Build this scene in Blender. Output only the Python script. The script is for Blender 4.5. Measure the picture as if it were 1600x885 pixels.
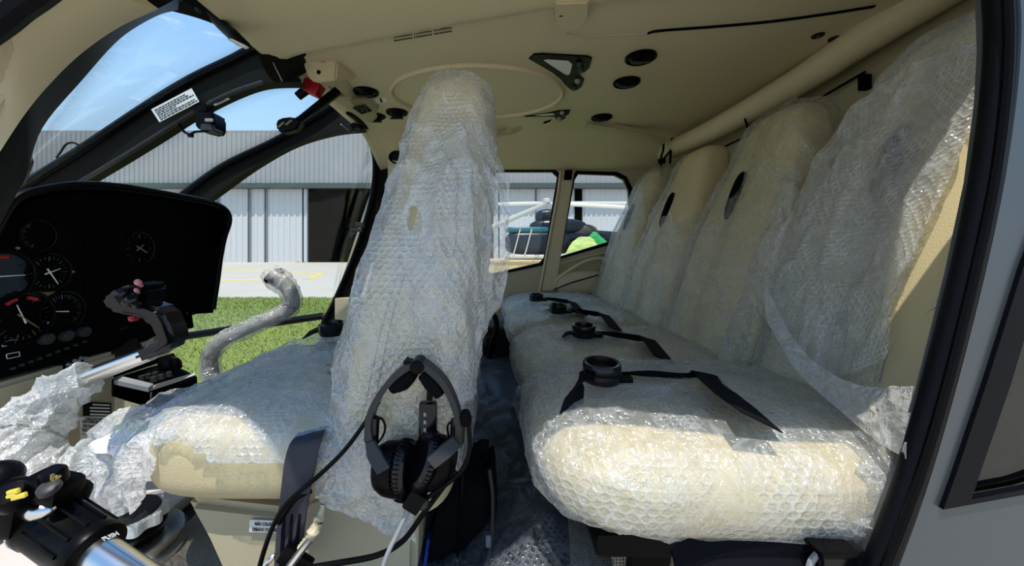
import bpy, bmesh, math, random
import numpy as np
from mathutils import Vector, Matrix, noise as mn
S = bpy.context.scene
for _o in list(bpy.data.objects): bpy.data.objects.remove(_o)
H = 1.4                                  # eye height above the apron
F, CX, CY = 578.0, 768.0, 385.0          # focal length and principal point for a 1600 x 885 frame
# ---------------------------------------------------------------- camera
_c = bpy.data.cameras.new('camera'); cam = bpy.data.objects.new('camera', _c); S.collection.objects.link(cam)
_c.sensor_width = 36; _c.lens = 36 * F / 1600; _c.shift_x = (800 - CX) / 1600; _c.shift_y = -(442.5 - CY) / 1600
_c.clip_start = .02; _c.clip_end = 500
cam.location = (0, 0, H); cam.rotation_euler = (math.pi / 2, 0, 0); S.camera = cam
# ---------------------------------------------------------------- sky
wd = bpy.data.worlds.new('sky'); S.world = wd; wd.use_nodes = True
_n = wd.node_tree.nodes; _l = wd.node_tree.links; _n.clear()
_tc = _n.new('ShaderNodeTexCoord'); _sx = _n.new('ShaderNodeSeparateXYZ'); _l.new(_tc.outputs['Generated'], _sx.inputs[0])
_rp = _n.new('ShaderNodeValToRGB'); _l.new(_sx.outputs['Z'], _rp.inputs[0])
_e = _rp.color_ramp.elements
_e[0].position = 0; _e[0].color = (.66, .83, .98, 1); _e[1].position = 1; _e[1].color = (.10, .26, .66, 1)
_q = _e.new(.3); _q.color = (.42, .66, .96, 1); _q = _e.new(.6); _q.color = (.19, .41, .83, 1)
_mp = _n.new('ShaderNodeMapping'); _mp.inputs['Scale'].default_value = (5, 5, 20); _l.new(_tc.outputs['Generated'], _mp.inputs[0])
_nz = _n.new('ShaderNodeTexNoise'); _nz.inputs['Scale'].default_value = 1.0; _nz.inputs['Detail'].default_value = 8; _l.new(_mp.outputs[0], _nz.inputs[0])
_cr = _n.new('ShaderNodeValToRGB'); _cr.color_ramp.elements[0].position = .66; _cr.color_ramp.elements[1].position = .80; _l.new(_nz.outputs[0], _cr.inputs[0])
_mx = _n.new('ShaderNodeMix'); _mx.data_type = 'RGBA'; _l.new(_cr.outputs[0], _mx.inputs[0]); _l.new(_rp.outputs[0], _mx.inputs[6]); _mx.inputs[7].default_value = (1, 1, 1, 1)
_bg = _n.new('ShaderNodeBackground'); _bg.inputs[1].default_value = 1.25; _l.new(_mx.outputs[2], _bg.inputs[0])
_ow = _n.new('ShaderNodeOutputWorld'); _l.new(_bg.outputs[0], _ow.inputs[0])
# ---------------------------------------------------------------- sun (high, from the open door side)
_s = bpy.data.lights.new('sun', 'SUN'); sun = bpy.data.objects.new('sun', _s); S.collection.objects.link(sun)
_s.energy = 5.5; _s.angle = .0093; _s.color = (1, .95, .86)
SUN = Vector((-.05, -.30, .95)).normalized()
sun.rotation_euler = SUN.to_track_quat('Z', 'Y').to_euler()
# ---------------------------------------------------------------- view
S.view_settings.view_transform = 'Standard'; S.view_settings.look = 'None'; S.view_settings.gamma = 1
S.view_settings.use_curve_mapping = False; S.view_settings.exposure = .0
S.cycles.transparent_max_bounces = 32; S.cycles.max_bounces = 12; S.cycles.diffuse_bounces = 8
# ---------------------------------------------------------------- helpers
def W(x, y, z): return Vector((x, y, z + H))                 # z counted from eye level
def P(px, py, y): return Vector(((px - CX) / F * y, y, H + (CY - py) / F * y))
def PX(px, py, x):                                            # the same sight line met with a plane of constant x
    y = x * F / (px - CX); return P(px, py, y)
def PZ(px, py, z):                                            # ... with a plane of constant height
    y = z * F / (CY - py); return P(px, py, y)
def spl(pts, n=8):
    pts = [Vector(p) for p in pts]; q = [pts[0] * 2 - pts[1]] + pts + [pts[-1] * 2 - pts[-2]]; out = []
    for i in range(1, len(q) - 2):
        a, b, c, d = q[i - 1:i + 3]
        for k in range(n):
            t = k / n
            out.append(.5 * (2 * b + (c - a) * t + (2 * a - 5 * b + 4 * c - d) * t * t + (3 * b - a - 3 * c + d) * t ** 3))
    return out + [pts[-1]]
def lerp_list(vals, n):
    m = len(vals) - 1; return [vals[min(int(i * m / (n - 1)), m - 1)] * (1 - (i * m / (n - 1) - min(int(i * m / (n - 1)), m - 1))) + vals[min(int(i * m / (n - 1)), m - 1) + 1] * (i * m / (n - 1) - min(int(i * m / (n - 1)), m - 1)) for i in range(n)]
def basis(axis):
    w = Vector(axis).normalized(); a = Vector((0, 0, 1)) if abs(w.z) < .9 else Vector((1, 0, 0))
    u = a.cross(w).normalized(); return u, w.cross(u), w
class MB:
    def __init__(s): s.v = []; s.f = []; s.uv = None
    def add(s, vs, fs):
        n = len(s.v); s.v += [tuple(v) for v in vs]; s.f += [tuple(i + n for i in f) for f in fs]; return s
    def bm(s, b):
        b.verts.index_update(); s.add([v.co[:] for v in b.verts], [[v.index for v in f.verts] for f in b.faces]); b.free(); return s
    def box(s, c, size, rot=None, bev=0, seg=2):
        b = bmesh.new(); bmesh.ops.create_cube(b, size=1)
        for v in b.verts: v.co = Vector((v.co.x * size[0], v.co.y * size[1], v.co.z * size[2]))
        if bev: bmesh.ops.bevel(b, geom=b.edges[:], offset=bev, segments=seg, affect='EDGES', profile=.6)
        for v in b.verts: v.co = (rot @ v.co if rot else v.co) + Vector(c)
        return s.bm(b)
    def tube(s, pts, r, seg=10, flat=1, up=None, cap=True):
        pts = [Vector(p) for p in pts]; n = len(pts)
        rs = r if isinstance(r, (list, tuple)) else [r] * n
        if len(rs) != n: rs = lerp_list(list(rs), n)
        t0 = (pts[1] - pts[0]).normalized(); u = Vector(up) if up else basis(t0)[0]; vs = []; fs = []
        for i, p in enumerate(pts):
            t = (pts[min(i + 1, n - 1)] - pts[max(i - 1, 0)]).normalized()
            u = (u - t * u.dot(t)).normalized(); w = t.cross(u)
            for k in range(seg):
                a = 2 * math.pi * k / seg; vs.append(p + u * math.cos(a) * rs[i] + w * math.sin(a) * rs[i] * flat)
        for i in range(n - 1):
            for k in range(seg): fs.append((i * seg + k, i * seg + (k + 1) % seg, (i + 1) * seg + (k + 1) % seg, (i + 1) * seg + k))
        if cap: fs.append(tuple(range(seg))[::-1]); fs.append(tuple((n - 1) * seg + k for k in range(seg)))
        return s.add(vs, fs)
    def lathe(s, prof, o, axis, seg=24, ell=1, u=None):
        U, V, A = basis(axis); o = Vector(o)
        if u: U = Vector(u); U = (U - A * U.dot(A)).normalized(); V = A.cross(U)
        vs = []; fs = []; n = len(prof)
        for r, h in prof:
            for k in range(seg):
                a = 2 * math.pi * k / seg; vs.append(o + U * r * math.cos(a) + V * r * ell * math.sin(a) + A * h)
        for i in range(n - 1):
            for k in range(seg): fs.append((i * seg + k, i * seg + (k + 1) % seg, (i + 1) * seg + (k + 1) % seg, (i + 1) * seg + k))
        fs.append(tuple(range(seg))[::-1]); fs.append(tuple((n - 1) * seg + k for k in range(seg)))
        return s.add(vs, fs)
    def sph(s, c, r, seg=14, sc=(1, 1, 1)):
        b = bmesh.new(); bmesh.ops.create_uvsphere(b, u_segments=seg, v_segments=max(6, seg // 2 + 1), radius=r)
        for v in b.verts: v.co = Vector((v.co.x * sc[0], v.co.y * sc[1], v.co.z * sc[2])) + Vector(c)
        return s.bm(b)
    def prism(s, poly, d, bev=0):
        d = Vector(d); b = bmesh.new(); n = len(poly)
        vs = [b.verts.new(p) for p in poly] + [b.verts.new(Vector(p) + d) for p in poly]
        b.faces.new(vs[:n]); b.faces.new(vs[n:][::-1])
        for i in range(n): b.faces.new((vs[i], vs[n + i], vs[n + (i + 1) % n], vs[(i + 1) % n]))
        bmesh.ops.recalc_face_normals(b, faces=b.faces[:])
        if bev: bmesh.ops.bevel(b, geom=b.edges[:], offset=bev, segments=2, affect='EDGES')
        bmesh.ops.triangulate(b, faces=[f for f in b.faces if len(f.verts) > 4])
        return s.bm(b)
    def band(s, A, B, d, n=6):                       # solid strip between two edge lines, d thick
        A = spl(A, n); B = spl(B, n); m = max(len(A), len(B)); d = Vector(d)
        A = lerp_list(A, m); B = lerp_list(B, m)
        vs = A + B + [p + d for p in A] + [p + d for p in B]; fs = []
        for i in range(m - 1):
            fs += [(i, i + 1, m + i + 1, m + i), (2 * m + i, 3 * m + i, 3 * m + i + 1, 2 * m + i + 1), (i, 2 * m + i, 2 * m + i + 1, i + 1), (m + i, m + i + 1, 3 * m + i + 1, 3 * m + i)]
        fs += [(0, m, 3 * m, 2 * m), (m - 1, 3 * m - 1, 4 * m - 1, 2 * m - 1)]
        return s.add(vs, fs)
    def holed(s, outline, holes, d):                 # flat plate with openings, d thick
        b = bmesh.new(); es = []
        for lp in [outline] + holes:
            vs = [b.verts.new(p) for p in lp]; es += [b.edges.new((vs[i], vs[(i + 1) % len(vs)])) for i in range(len(vs))]
        r = bmesh.ops.triangle_fill(b, use_beauty=True, edges=es)
        fs = [g for g in r['geom'] if isinstance(g, bmesh.types.BMFace)]
        x = bmesh.ops.extrude_face_region(b, geom=fs, use_keep_orig=True)
        for g in x['geom']:
            if isinstance(g, bmesh.types.BMVert): g.co += Vector(d)
        bmesh.ops.recalc_face_normals(b, faces=b.faces[:])
        return s.bm(b)
    def ribbon(s, pts, wid, nrm, th=.0022, n=6):     # webbing: pts centre line, wid / nrm per point or single
        k = len(pts); wid = [Vector(w) for w in (wid if isinstance(wid, list) else [wid] * k)]
        nrm = [Vector(w) for w in (nrm if isinstance(nrm, list) else [nrm] * k)]
        C = spl(pts, n); m = len(C); Wd = lerp_list(wid, m); N = lerp_list(nrm, m); vs = []; fs = []
        for c, w, q in zip(C, Wd, N): q = q.normalized() * th; vs += [c - w / 2 - q, c + w / 2 - q, c + w / 2 + q, c - w / 2 + q]
        for i in range(m - 1):
            for j in range(4): fs.append((i * 4 + j, i * 4 + (j + 1) % 4, i * 4 + 4 + (j + 1) % 4, i * 4 + 4 + j))
        fs += [(3, 2, 1, 0), tuple((m - 1) * 4 + j for j in range(4))]
        return s.add(vs, fs)
    def build(s, name, mat, parent=None, smooth=True, ang=40, kind=None):
        me = bpy.data.meshes.new(name); off = Vector(parent.get('_o', (0, 0, 0))) if parent else Vector()
        base = Vector() if parent else (sum((Vector(v) for v in s.v), Vector()) / max(1, len(s.v)))
        if not parent: base.z = min(v[2] for v in s.v); off = base
        me.from_pydata([(v[0] - off.x, v[1] - off.y, v[2] - off.z) for v in s.v], [], s.f)
        if s.uv is not None:
            ul = me.uv_layers.new(name='UVMap'); idx = np.empty(len(me.loops), dtype=np.int32); me.loops.foreach_get('vertex_index', idx)
            ul.data.foreach_set('uv', np.asarray(s.uv, dtype=np.float32)[idx].ravel())
        else:
            b = bmesh.new(); b.from_mesh(me); bmesh.ops.recalc_face_normals(b, faces=b.faces[:]); b.to_mesh(me); b.free()
        if smooth:
            me.polygons.foreach_set('use_smooth', [True] * len(me.polygons)); me.set_sharp_from_angle(angle=math.radians(ang))
        me.materials.append(mat); o = bpy.data.objects.new(name, me); S.collection.objects.link(o); me.update()
        if parent: o.parent = parent
        else: o.location = base
        o['_o'] = tuple(off)
        if kind: o['kind'] = kind
        return o
def tag(o, label, cat, group=None, kind=None):
    o['label'] = label; o['category'] = cat
    if group: o['group'] = group
    if kind: o['kind'] = kind
    return o
def thing(name, loc, label, cat, group=None):
    o = bpy.data.objects.new(name, None); S.collection.objects.link(o); o.location = loc; o['_o'] = tuple(loc); o.empty_display_size = .05
    return tag(o, label, cat, group)
def copy_tree(o, dloc, parent=None):
    c = o.copy(); S.collection.objects.link(c)
    if parent: c.parent = parent
    else: c.location = o.location + Vector(dloc)
    for ch in o.children: copy_tree(ch, dloc, c)
    return c
def text(txt, size, o, right, up, mat, parent, name='lettering', align='LEFT', depth=.0004, sx=1.0):
    cu = bpy.data.curves.new('t', 'FONT'); cu.body = txt; cu.size = size; cu.extrude = depth; cu.align_x = align; cu.resolution_u = 2
    ob = bpy.data.objects.new('t', cu); S.collection.objects.link(ob); bpy.context.view_layer.update()
    me = bpy.data.meshes.new_from_object(ob.evaluated_get(bpy.context.evaluated_depsgraph_get()))
    bpy.data.objects.remove(ob); r = Vector(right).normalized(); u = Vector(up).normalized(); n = r.cross(u)
    m = MB(); m.add([Vector(o) + r * v.co.x * sx + u * v.co.y + n * v.co.z for v in me.vertices], [tuple(p.vertices) for p in me.polygons])
    bpy.data.meshes.remove(me); return m.build(name, mat, parent, smooth=False)
def grid(fn, nu, nv, closed=False):                  # MB with uv in metres from a surface function of (u, v)
    A = np.array([[fn(i / (nu if closed else nu - 1), j / (nv - 1)) for i in range(nu)] for j in range(nv)]); return A
def normals(A, closed=False):
    if closed: du = np.roll(A, -1, 1) - np.roll(A, 1, 1)
    else: du = np.gradient(A, axis=1)
    dv = np.gradient(A, axis=0); n = np.cross(du, dv); L = np.linalg.norm(n, axis=2, keepdims=True); return n / np.maximum(L, 1e-9)
def crease(p, sc, seed, st=(1, 1, 1)):
    q = Vector((p[0] * st[0] + seed * 3.1, p[1] * st[1] + seed * 1.7, p[2] * st[2] - seed)) * sc
    a = mn.noise(q * .45); r = 1 - abs(mn.noise(q + Vector((a, a * .5, -a)) * .8)) * 2.2; r2 = 1 - abs(mn.noise(q * 2.3 + Vector((9, a, 3)))) * 2.2
    return .6 * a + .7 * max(r, 0) ** 2 + .4 * max(r2, 0) ** 2 - .3
def mesh_grid(A, closed=False, cut=None):
    nv, nu, _ = A.shape; m = MB(); m.v = [tuple(p) for p in A.reshape(-1, 3)]; k = nu if closed else nu - 1
    for j in range(nv - 1):
        for i in range(k):
            i2 = (i + 1) % nu
            if cut is not None and cut((A[j, i] + A[j + 1, i2]) / 2): continue
            m.f.append((j * nu + i, j * nu + i2, (j + 1) * nu + i2, (j + 1) * nu + i))
    lu = np.linalg.norm(np.diff(A, axis=1), axis=2).mean(0); lv = np.linalg.norm(np.diff(A, axis=0), axis=2).mean(1)
    U = np.concatenate([[0], np.cumsum(lu)]); V = np.concatenate([[0], np.cumsum(lv)])
    m.uv = np.stack(np.meshgrid(U, V), axis=2).reshape(-1, 2)[:, ::1]
    return m
def film(fn, nu, nv, amp, sc, seed, st=(1, 1, 1), closed=False, flip=1, cut=None, ampf=None):
    A = grid(fn, nu, nv, closed); N = normals(A, closed) * flip
    for j in range(nv):
        for i in range(nu):
            a = amp * (ampf(i / (nu - 1), j / (nv - 1)) if ampf else 1)
            A[j, i] += N[j, i] * a * crease(A[j, i], sc, seed, st)
    return mesh_grid(A, closed, cut)
def bil(rows, smooth=True):                          # surface through rows of 3d points
    R = [spl(r, 8) for r in rows]; m = max(len(r) for r in R); R = [lerp_list(r, m) for r in R]
    cols = [spl([R[k][i] for k in range(len(R))], 8) if len(R) > 2 else [R[0][i], R[1][i]] for i in range(m)]; q = len(cols[0])
    def fn(u, v):
        x = u * (m - 1); i = min(int(x), m - 2); a = x - i; y = v * (q - 1); j = min(int(y), q - 2); b = y - j
        return (cols[i][j] * (1 - a) + cols[i + 1][j] * a) * (1 - b) + (cols[i][j + 1] * (1 - a) + cols[i + 1][j + 1] * a) * b
    return fn
def sq(c, e): return math.copysign(abs(c) ** e, c)
def superq(c, h, e1=.4, e2=.4):                      # superellipsoid surface
    def fn(u, v):
        a = -2 * math.pi * u; b = (v - .5) * math.pi * .998
        return Vector((c[0] + h[0] * sq(math.cos(b), e1) * sq(math.cos(a), e2), c[1] + h[1] * sq(math.cos(b), e1) * sq(math.sin(a), e2), c[2] + h[2] * sq(math.sin(b), e1)))
    return fn
# ---------------------------------------------------------------- materials
def mat(name, col, rough=.5, metal=0, bump=0, bscale=200, var=0, vscale=8, spec=.5, coat=0, bdet=2):
    m = bpy.data.materials.new(name); m.use_nodes = True; nt = m.node_tree; b = nt.nodes['Principled BSDF']
    b.inputs['Base Color'].default_value = (*col, 1); b.inputs['Roughness'].default_value = rough; b.inputs['Metallic'].default_value = metal
    b.inputs['Specular IOR Level'].default_value = spec; b.inputs['Coat Weight'].default_value = coat
    tc = nt.nodes.new('ShaderNodeTexCoord')
    if var:
        nz = nt.nodes.new('ShaderNodeTexNoise'); nz.inputs['Scale'].default_value = vscale; nz.inputs['Detail'].default_value = 5; nt.links.new(tc.outputs['Object'], nz.inputs[0])
        mr = nt.nodes.new('ShaderNodeMapRange'); mr.inputs['To Min'].default_value = 1 - var; mr.inputs['To Max'].default_value = 1 + var; nt.links.new(nz.outputs[0], mr.inputs[0])
        mx = nt.nodes.new('ShaderNodeVectorMath'); mx.operation = 'SCALE'; mx.inputs[0].default_value = col; nt.links.new(mr.outputs[0], mx.inputs['Scale']); nt.links.new(mx.outputs[0], b.inputs['Base Color'])
    if bump:
        nz = nt.nodes.new('ShaderNodeTexNoise'); nz.inputs['Scale'].default_value = bscale; nz.inputs['Detail'].default_value = bdet; nt.links.new(tc.outputs['Object'], nz.inputs[0])
        bp = nt.nodes.new('ShaderNodeBump'); bp.inputs['Strength'].default_value = bump; bp.inputs['Distance'].default_value = .002; nt.links.new(nz.outputs[0], bp.inputs['Height']); nt.links.new(bp.outputs[0], b.inputs['Normal'])
    return m
def film_mat(name, pitch=.0115, base=.16, bub=1.0, wr=1.0, tint=(.84, .84, .82), haze=.3, rough=.12, gloss=.13):
    m = bpy.data.materials.new(name); m.use_nodes = True; nt = m.node_tree; N = nt.nodes; L = nt.links; N.clear()
    def mth(op, a, b=None, c=None, clamp=False):
        q = N.new('ShaderNodeMath'); q.operation = op; q.use_clamp = clamp
        for i, x in enumerate((a, b, c)):
            if x is None: continue
            if isinstance(x, (int, float)): q.inputs[i].default_value = x
            else: L.new(x, q.inputs[i])
        return q.outputs[0]
    def vm(op, a, b=None, sc=None):
        q = N.new('ShaderNodeVectorMath'); q.operation = op
        for i, x in enumerate((a, b)):
            if x is None: continue
            if isinstance(x, tuple): q.inputs[i].default_value = x
            else: L.new(x, q.inputs[i])
        if sc is not None: q.inputs['Scale'].default_value = sc
        return q.outputs['Value'] if op == 'LENGTH' else q.outputs[0]
    tc = N.new('ShaderNodeTexCoord'); uv = vm('SCALE', tc.outputs['UV'], sc=1 / pitch); r3 = 3 ** .5
    ds = []
    for o in ((.25, .25, 0), (.75, .25 + r3 / 2, 0)):
        f = vm('FRACTION', vm('DIVIDE', vm('ADD', uv, o), (1, r3, 1))); ds.append(vm('LENGTH', vm('MULTIPLY', vm('SUBTRACT', f, (.5, .5, 0)), (1, r3, 0))))
    d = mth('MINIMUM', *ds)
    mr = N.new('ShaderNodeMapRange'); mr.interpolation_type = 'SMOOTHSTEP'; mr.inputs['From Min'].default_value = .47; mr.inputs['From Max'].default_value = .24; L.new(d, mr.inputs[0]); bubble = mr.outputs[0]
    rim = mth('SUBTRACT', 1, mth('MULTIPLY', mth('ABSOLUTE', mth('SUBTRACT', d, .41)), 9), clamp=True)
    def noise(sc, det, dist, vec=None):
        q = N.new('ShaderNodeTexNoise'); q.inputs['Scale'].default_value = sc; q.inputs['Detail'].default_value = det; q.inputs['Distortion'].default_value = dist; L.new(vec or tc.outputs['Object'], q.inputs[0]); return q.outputs[0]
    mpn = N.new('ShaderNodeMapping'); mpn.inputs['Scale'].default_value = (1.5, 1.3, .7); mpn.inputs['Rotation'].default_value = (.3, .35, 0); L.new(tc.outputs['Object'], mpn.inputs[0]); svec = mpn.outputs[0]
    big = noise(9, 3, .6); pop = N.new('ShaderNodeMapRange'); pop.inputs['From Min'].default_value = .38; pop.inputs['From Max'].default_value = .58; L.new(noise(14, 2, .3), pop.inputs[0])
    bub_h = mth('MULTIPLY', bubble, pop.outputs[0]); rimm = mth('MULTIPLY', rim, pop.outputs[0])
    rid = mth('SUBTRACT', 1, mth('MULTIPLY', mth('ABSOLUTE', mth('SUBTRACT', noise(24, 3, .5, svec), .5)), 9), clamp=True)
    rid2 = mth('SUBTRACT', 1, mth('MULTIPLY', mth('ABSOLUTE', mth('SUBTRACT', noise(70, 3, .8), .5)), 7), clamp=True)
    ridm = mth('MULTIPLY', rid, mth('MULTIPLY', big, 1.6))
    h = mth('ADD', mth('MULTIPLY', bub_h, 1.05 * bub), mth('ADD', mth('MULTIPLY', ridm, 1.1 * wr), mth('MULTIPLY', rid2, .55 * wr)))
    bp = N.new('ShaderNodeBump'); bp.inputs['Strength'].default_value = .7; bp.inputs['Distance'].default_value = .0022; L.new(h, bp.inputs['Height'])
    lw = N.new('ShaderNodeLayerWeight'); lw.inputs['Blend'].default_value = .35; L.new(bp.outputs[0], lw.inputs['Normal'])
    fac = mth('ADD', base, mth('ADD', mth('MULTIPLY', rimm, .30 * bub), mth('ADD', mth('MULTIPLY', ridm, .20 * wr), mth('MULTIPLY', lw.outputs['Facing'], haze))), clamp=True)
    tr = N.new('ShaderNodeBsdfTransparent'); tr.inputs[0].default_value = (.97, .975, .97, 1)
    df = N.new('ShaderNodeBsdfDiffuse'); df.inputs[0].default_value = (*tint, 1); L.new(bp.outputs[0], df.inputs['Normal'])
    tl = N.new('ShaderNodeBsdfTranslucent'); tl.inputs[0].default_value = (*tint, 1); L.new(bp.outputs[0], tl.inputs['Normal'])
    m0 = N.new('ShaderNodeMixShader'); m0.inputs[0].default_value = .35; L.new(df.outputs[0], m0.inputs[1]); L.new(tl.outputs[0], m0.inputs[2])
    m1 = N.new('ShaderNodeMixShader'); L.new(fac, m1.inputs[0]); L.new(tr.outputs[0], m1.inputs[1]); L.new(m0.outputs[0], m1.inputs[2])
    gl = N.new('ShaderNodeBsdfGlossy'); gl.inputs['Roughness'].default_value = rough; L.new(bp.outputs[0], gl.inputs['Normal'])
    lf = N.new('ShaderNodeLayerWeight'); lf.inputs['Blend'].default_value = .5; L.new(bp.outputs[0], lf.inputs['Normal'])
    m2 = N.new('ShaderNodeMixShader'); L.new(mth('ADD', gloss, mth('MULTIPLY', mth('POWER', lf.outputs['Facing'], 4), min(.45, gloss * 3.4)), clamp=True), m2.inputs[0]); L.new(m1.outputs[0], m2.inputs[1]); L.new(gl.outputs[0], m2.inputs[2])
    o = N.new('ShaderNodeOutputMaterial'); L.new(m2.outputs[0], o.inputs[0]); return m
def glass_mat(name, tint=(.93, .96, .96), refl=1.0):
    m = bpy.data.materials.new(name); m.use_nodes = True; nt = m.node_tree; N = nt.nodes; L = nt.links; N.clear()
    tr = N.new('ShaderNodeBsdfTransparent'); tr.inputs[0].default_value = (*tint, 1); gl = N.new('ShaderNodeBsdfGlossy'); gl.inputs['Roughness'].default_value = .03
    fr = N.new('ShaderNodeLayerWeight'); fr.inputs[0].default_value = .5; pw = N.new('ShaderNodeMath'); pw.operation = 'POWER'; pw.inputs[1].default_value = 5; L.new(fr.outputs['Facing'], pw.inputs[0])
    ml = N.new('ShaderNodeMath'); ml.operation = 'MULTIPLY_ADD'; ml.inputs[1].default_value = .9 * refl; ml.inputs[2].default_value = .04 * refl; ml.use_clamp = True; L.new(pw.outputs[0], ml.inputs[0])
    mx = N.new('ShaderNodeMixShader'); L.new(ml.outputs[0], mx.inputs[0]); L.new(tr.outputs[0], mx.inputs[1]); L.new(gl.outputs[0], mx.inputs[2])
    o = N.new('ShaderNodeOutputMaterial'); L.new(mx.outputs[0], o.inputs[0]); return m
def weave_mat(name, c1, c2, scale):
    m = mat(name, c1, .85); nt = m.node_tree; tc = nt.nodes['Texture Coordinate']; ck = nt.nodes.new('ShaderNodeTexVoronoi'); ck.inputs['Scale'].default_value = scale; ck.inputs['Randomness'].default_value = .15
    nt.links.new(tc.outputs['Object'], ck.inputs['Vector']); rp = nt.nodes.new('ShaderNodeValToRGB'); rp.color_ramp.elements[0].color = (*c1, 1); rp.color_ramp.elements[1].color = (*c2, 1); rp.color_ramp.elements[0].position = .2; rp.color_ramp.elements[1].position = .6
    nt.links.new(ck.outputs['Distance'], rp.inputs[0]); b = nt.nodes['Principled BSDF']; nt.links.new(rp.outputs[0], b.inputs['Base Color'])
    bp = nt.nodes.new('ShaderNodeBump'); bp.inputs['Distance'].default_value = .002; bp.invert = True; nt.links.new(ck.outputs['Distance'], bp.inputs['Height']); nt.links.new(bp.outputs[0], b.inputs['Normal']); return m
M = dict(
    leather=mat('beige_leather', (.58, .485, .275), .45, bump=.35, bscale=350),
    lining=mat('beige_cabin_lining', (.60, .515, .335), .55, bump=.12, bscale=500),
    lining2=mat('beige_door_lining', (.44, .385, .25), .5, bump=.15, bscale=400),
    olive=mat('dark_olive_trim', (.009, .009, .0065), .6, bump=.1, spec=.08),
    black=mat('black_plastic', (.0018, .0018, .002), .34, bump=.05, spec=.09),
    matte=mat('matt_black_panel', (.002, .002, .0022), .8, spec=.04),
    gloss=mat('gloss_black', (.004, .004, .005), .2, spec=.35),
    rubber=mat('black_rubber_seal', (.002, .0025, .004), .4, spec=.10),
    dgrey=mat('dark_grey_plastic', (.03, .03, .031), .45, spec=.3),
    grey=mat('mid_grey', (.25, .25, .26), .4),
    chrome=mat('brushed_metal', (.75, .74, .72), .22, 1.0),
    crump=film_mat('crumpled_film', base=.34, haze=.45, pitch=.013), white=mat('white_paint', (.85, .85, .83), .5),
    label=mat('placard_white', (.72, .72, .68), .5),
    yellow=mat('yellow_mark', (.75, .58, .06), .5),
    gold=mat('gold_placard', (.20, .15, .045), .55),
    red=mat('red_plastic', (.42, .012, .02), .4), pink=mat('pink_button', (.62, .22, .25), .35),
    web=mat('black_webbing', (.004, .0045, .007), .8, bump=.5, bscale=900, spec=.1), webgrey=mat('grey_webbing', (.055, .055, .065), .8, bump=.6, bscale=900, spec=.1),
    steel=mat('silver_fuselage_paint', (.095, .107, .115), .3, .6, bump=.03, bscale=900, var=.1, vscale=600),
    carpet=mat('dark_blue_carpet', (.022, .024, .034), .95, bump=.9, bscale=700), fcov=mat('pale_floor_panel', (.55, .50, .48), .5, var=.06),
    glass=glass_mat('window_glass', refl=.4), dglass=glass_mat('dark_tinted_glass', (.30, .31, .28), 1.6),
    bag=mat('black_nylon', (.003, .003, .0035), .8, bump=.4, bscale=800, spec=.08), pedestal=mat('grey_pedestal', (.20, .20, .19), .6),
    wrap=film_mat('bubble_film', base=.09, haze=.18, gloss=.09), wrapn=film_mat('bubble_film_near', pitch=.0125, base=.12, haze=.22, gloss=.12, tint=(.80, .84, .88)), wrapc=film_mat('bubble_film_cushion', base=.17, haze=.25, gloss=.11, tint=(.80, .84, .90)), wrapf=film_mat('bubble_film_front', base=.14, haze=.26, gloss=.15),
    wrapt=film_mat('clear_bubble_film', base=.045, haze=.12, gloss=.075), sheet=film_mat('loose_bubble_film', base=.17, haze=.32, pitch=.0125, gloss=.12), floorf=film_mat('floor_film', base=.03, haze=.06, tint=(.6, .64, .75), wr=.5, bub=.8, gloss=.05),
    weave=weave_mat('grey_woven_carpet', (.30, .27, .22), (.10, .09, .08), 260), mesh=weave_mat('perforated_brown_mat', (.03, .025, .02), (.36, .29, .21), 190),
    concrete=mat('apron_concrete', (.45, .41, .345), .9, var=.12, vscale=.6), grass=mat('grass_soil', (.13, .17, .03), .95, var=.35, vscale=5),
    blade=mat('grass_blades', (.24, .30, .05), .8, var=.3, vscale=3), clad=mat('grey_cladding', (.34, .335, .33), .6, var=.08, vscale=.25), door=mat('white_cladding', (.58, .58, .57), .6, var=.05, vscale=.3),
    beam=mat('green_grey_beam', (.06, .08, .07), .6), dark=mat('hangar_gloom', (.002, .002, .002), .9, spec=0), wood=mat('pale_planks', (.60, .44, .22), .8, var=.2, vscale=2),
    teal=mat('teal_paint', (.01, .12, .14), .35), navy=mat('navy_paint', (.008, .010, .016), .3, spec=.3), blade_p=mat('pale_rotor_paint', (.62, .57, .48), .5),
    tarp=mat('lime_tarpaulin', (.42, .52, .16), .7), tarpg=mat('green_tarpaulin', (.03, .30, .08), .7), brown=mat('exhaust_brown', (.06, .045, .035), .5), screen=mat('blue_horizon_dial', (.010, .022, .035), .5), tape=mat('blue_tape', (.01, .04, .30), .5),
)
# ================================================================ outside
m = MB(); m.box((0, 15, -.1), (240, 150, .2)); ap = m.build('ground', M['concrete'], smooth=False, kind='structure')
m = MB(); m.box((-3, 6.4, .004), (60, 7.2, .008)); lw = m.build('grass_ground', M['grass'], smooth=False, kind='structure')
rng = np.random.default_rng(4); n = 46000
bx = rng.uniform(-9.5, 2.0, n); by = rng.uniform(3.2, 10.05, n); k = bx < -.30 * by + 1.2; bx = bx[k]; by = by[k]; n = len(bx)
hh = rng.uniform(.02, .06, n); an = rng.uniform(0, 6.28, n); ln = rng.normal(0, .02, (n, 2)); wv = rng.uniform(.004, .009, n) * (.6 + by * .12)
V = np.zeros((n, 3, 3)); V[:, 0] = np.stack([bx - np.cos(an) * wv, by - np.sin(an) * wv, np.full(n, .008)], 1); V[:, 1] = np.stack([bx + np.cos(an) * wv, by + np.sin(an) * wv, np.full(n, .008)], 1); V[:, 2] = np.stack([bx + ln[:, 0], by + ln[:, 1], hh], 1)
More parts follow.
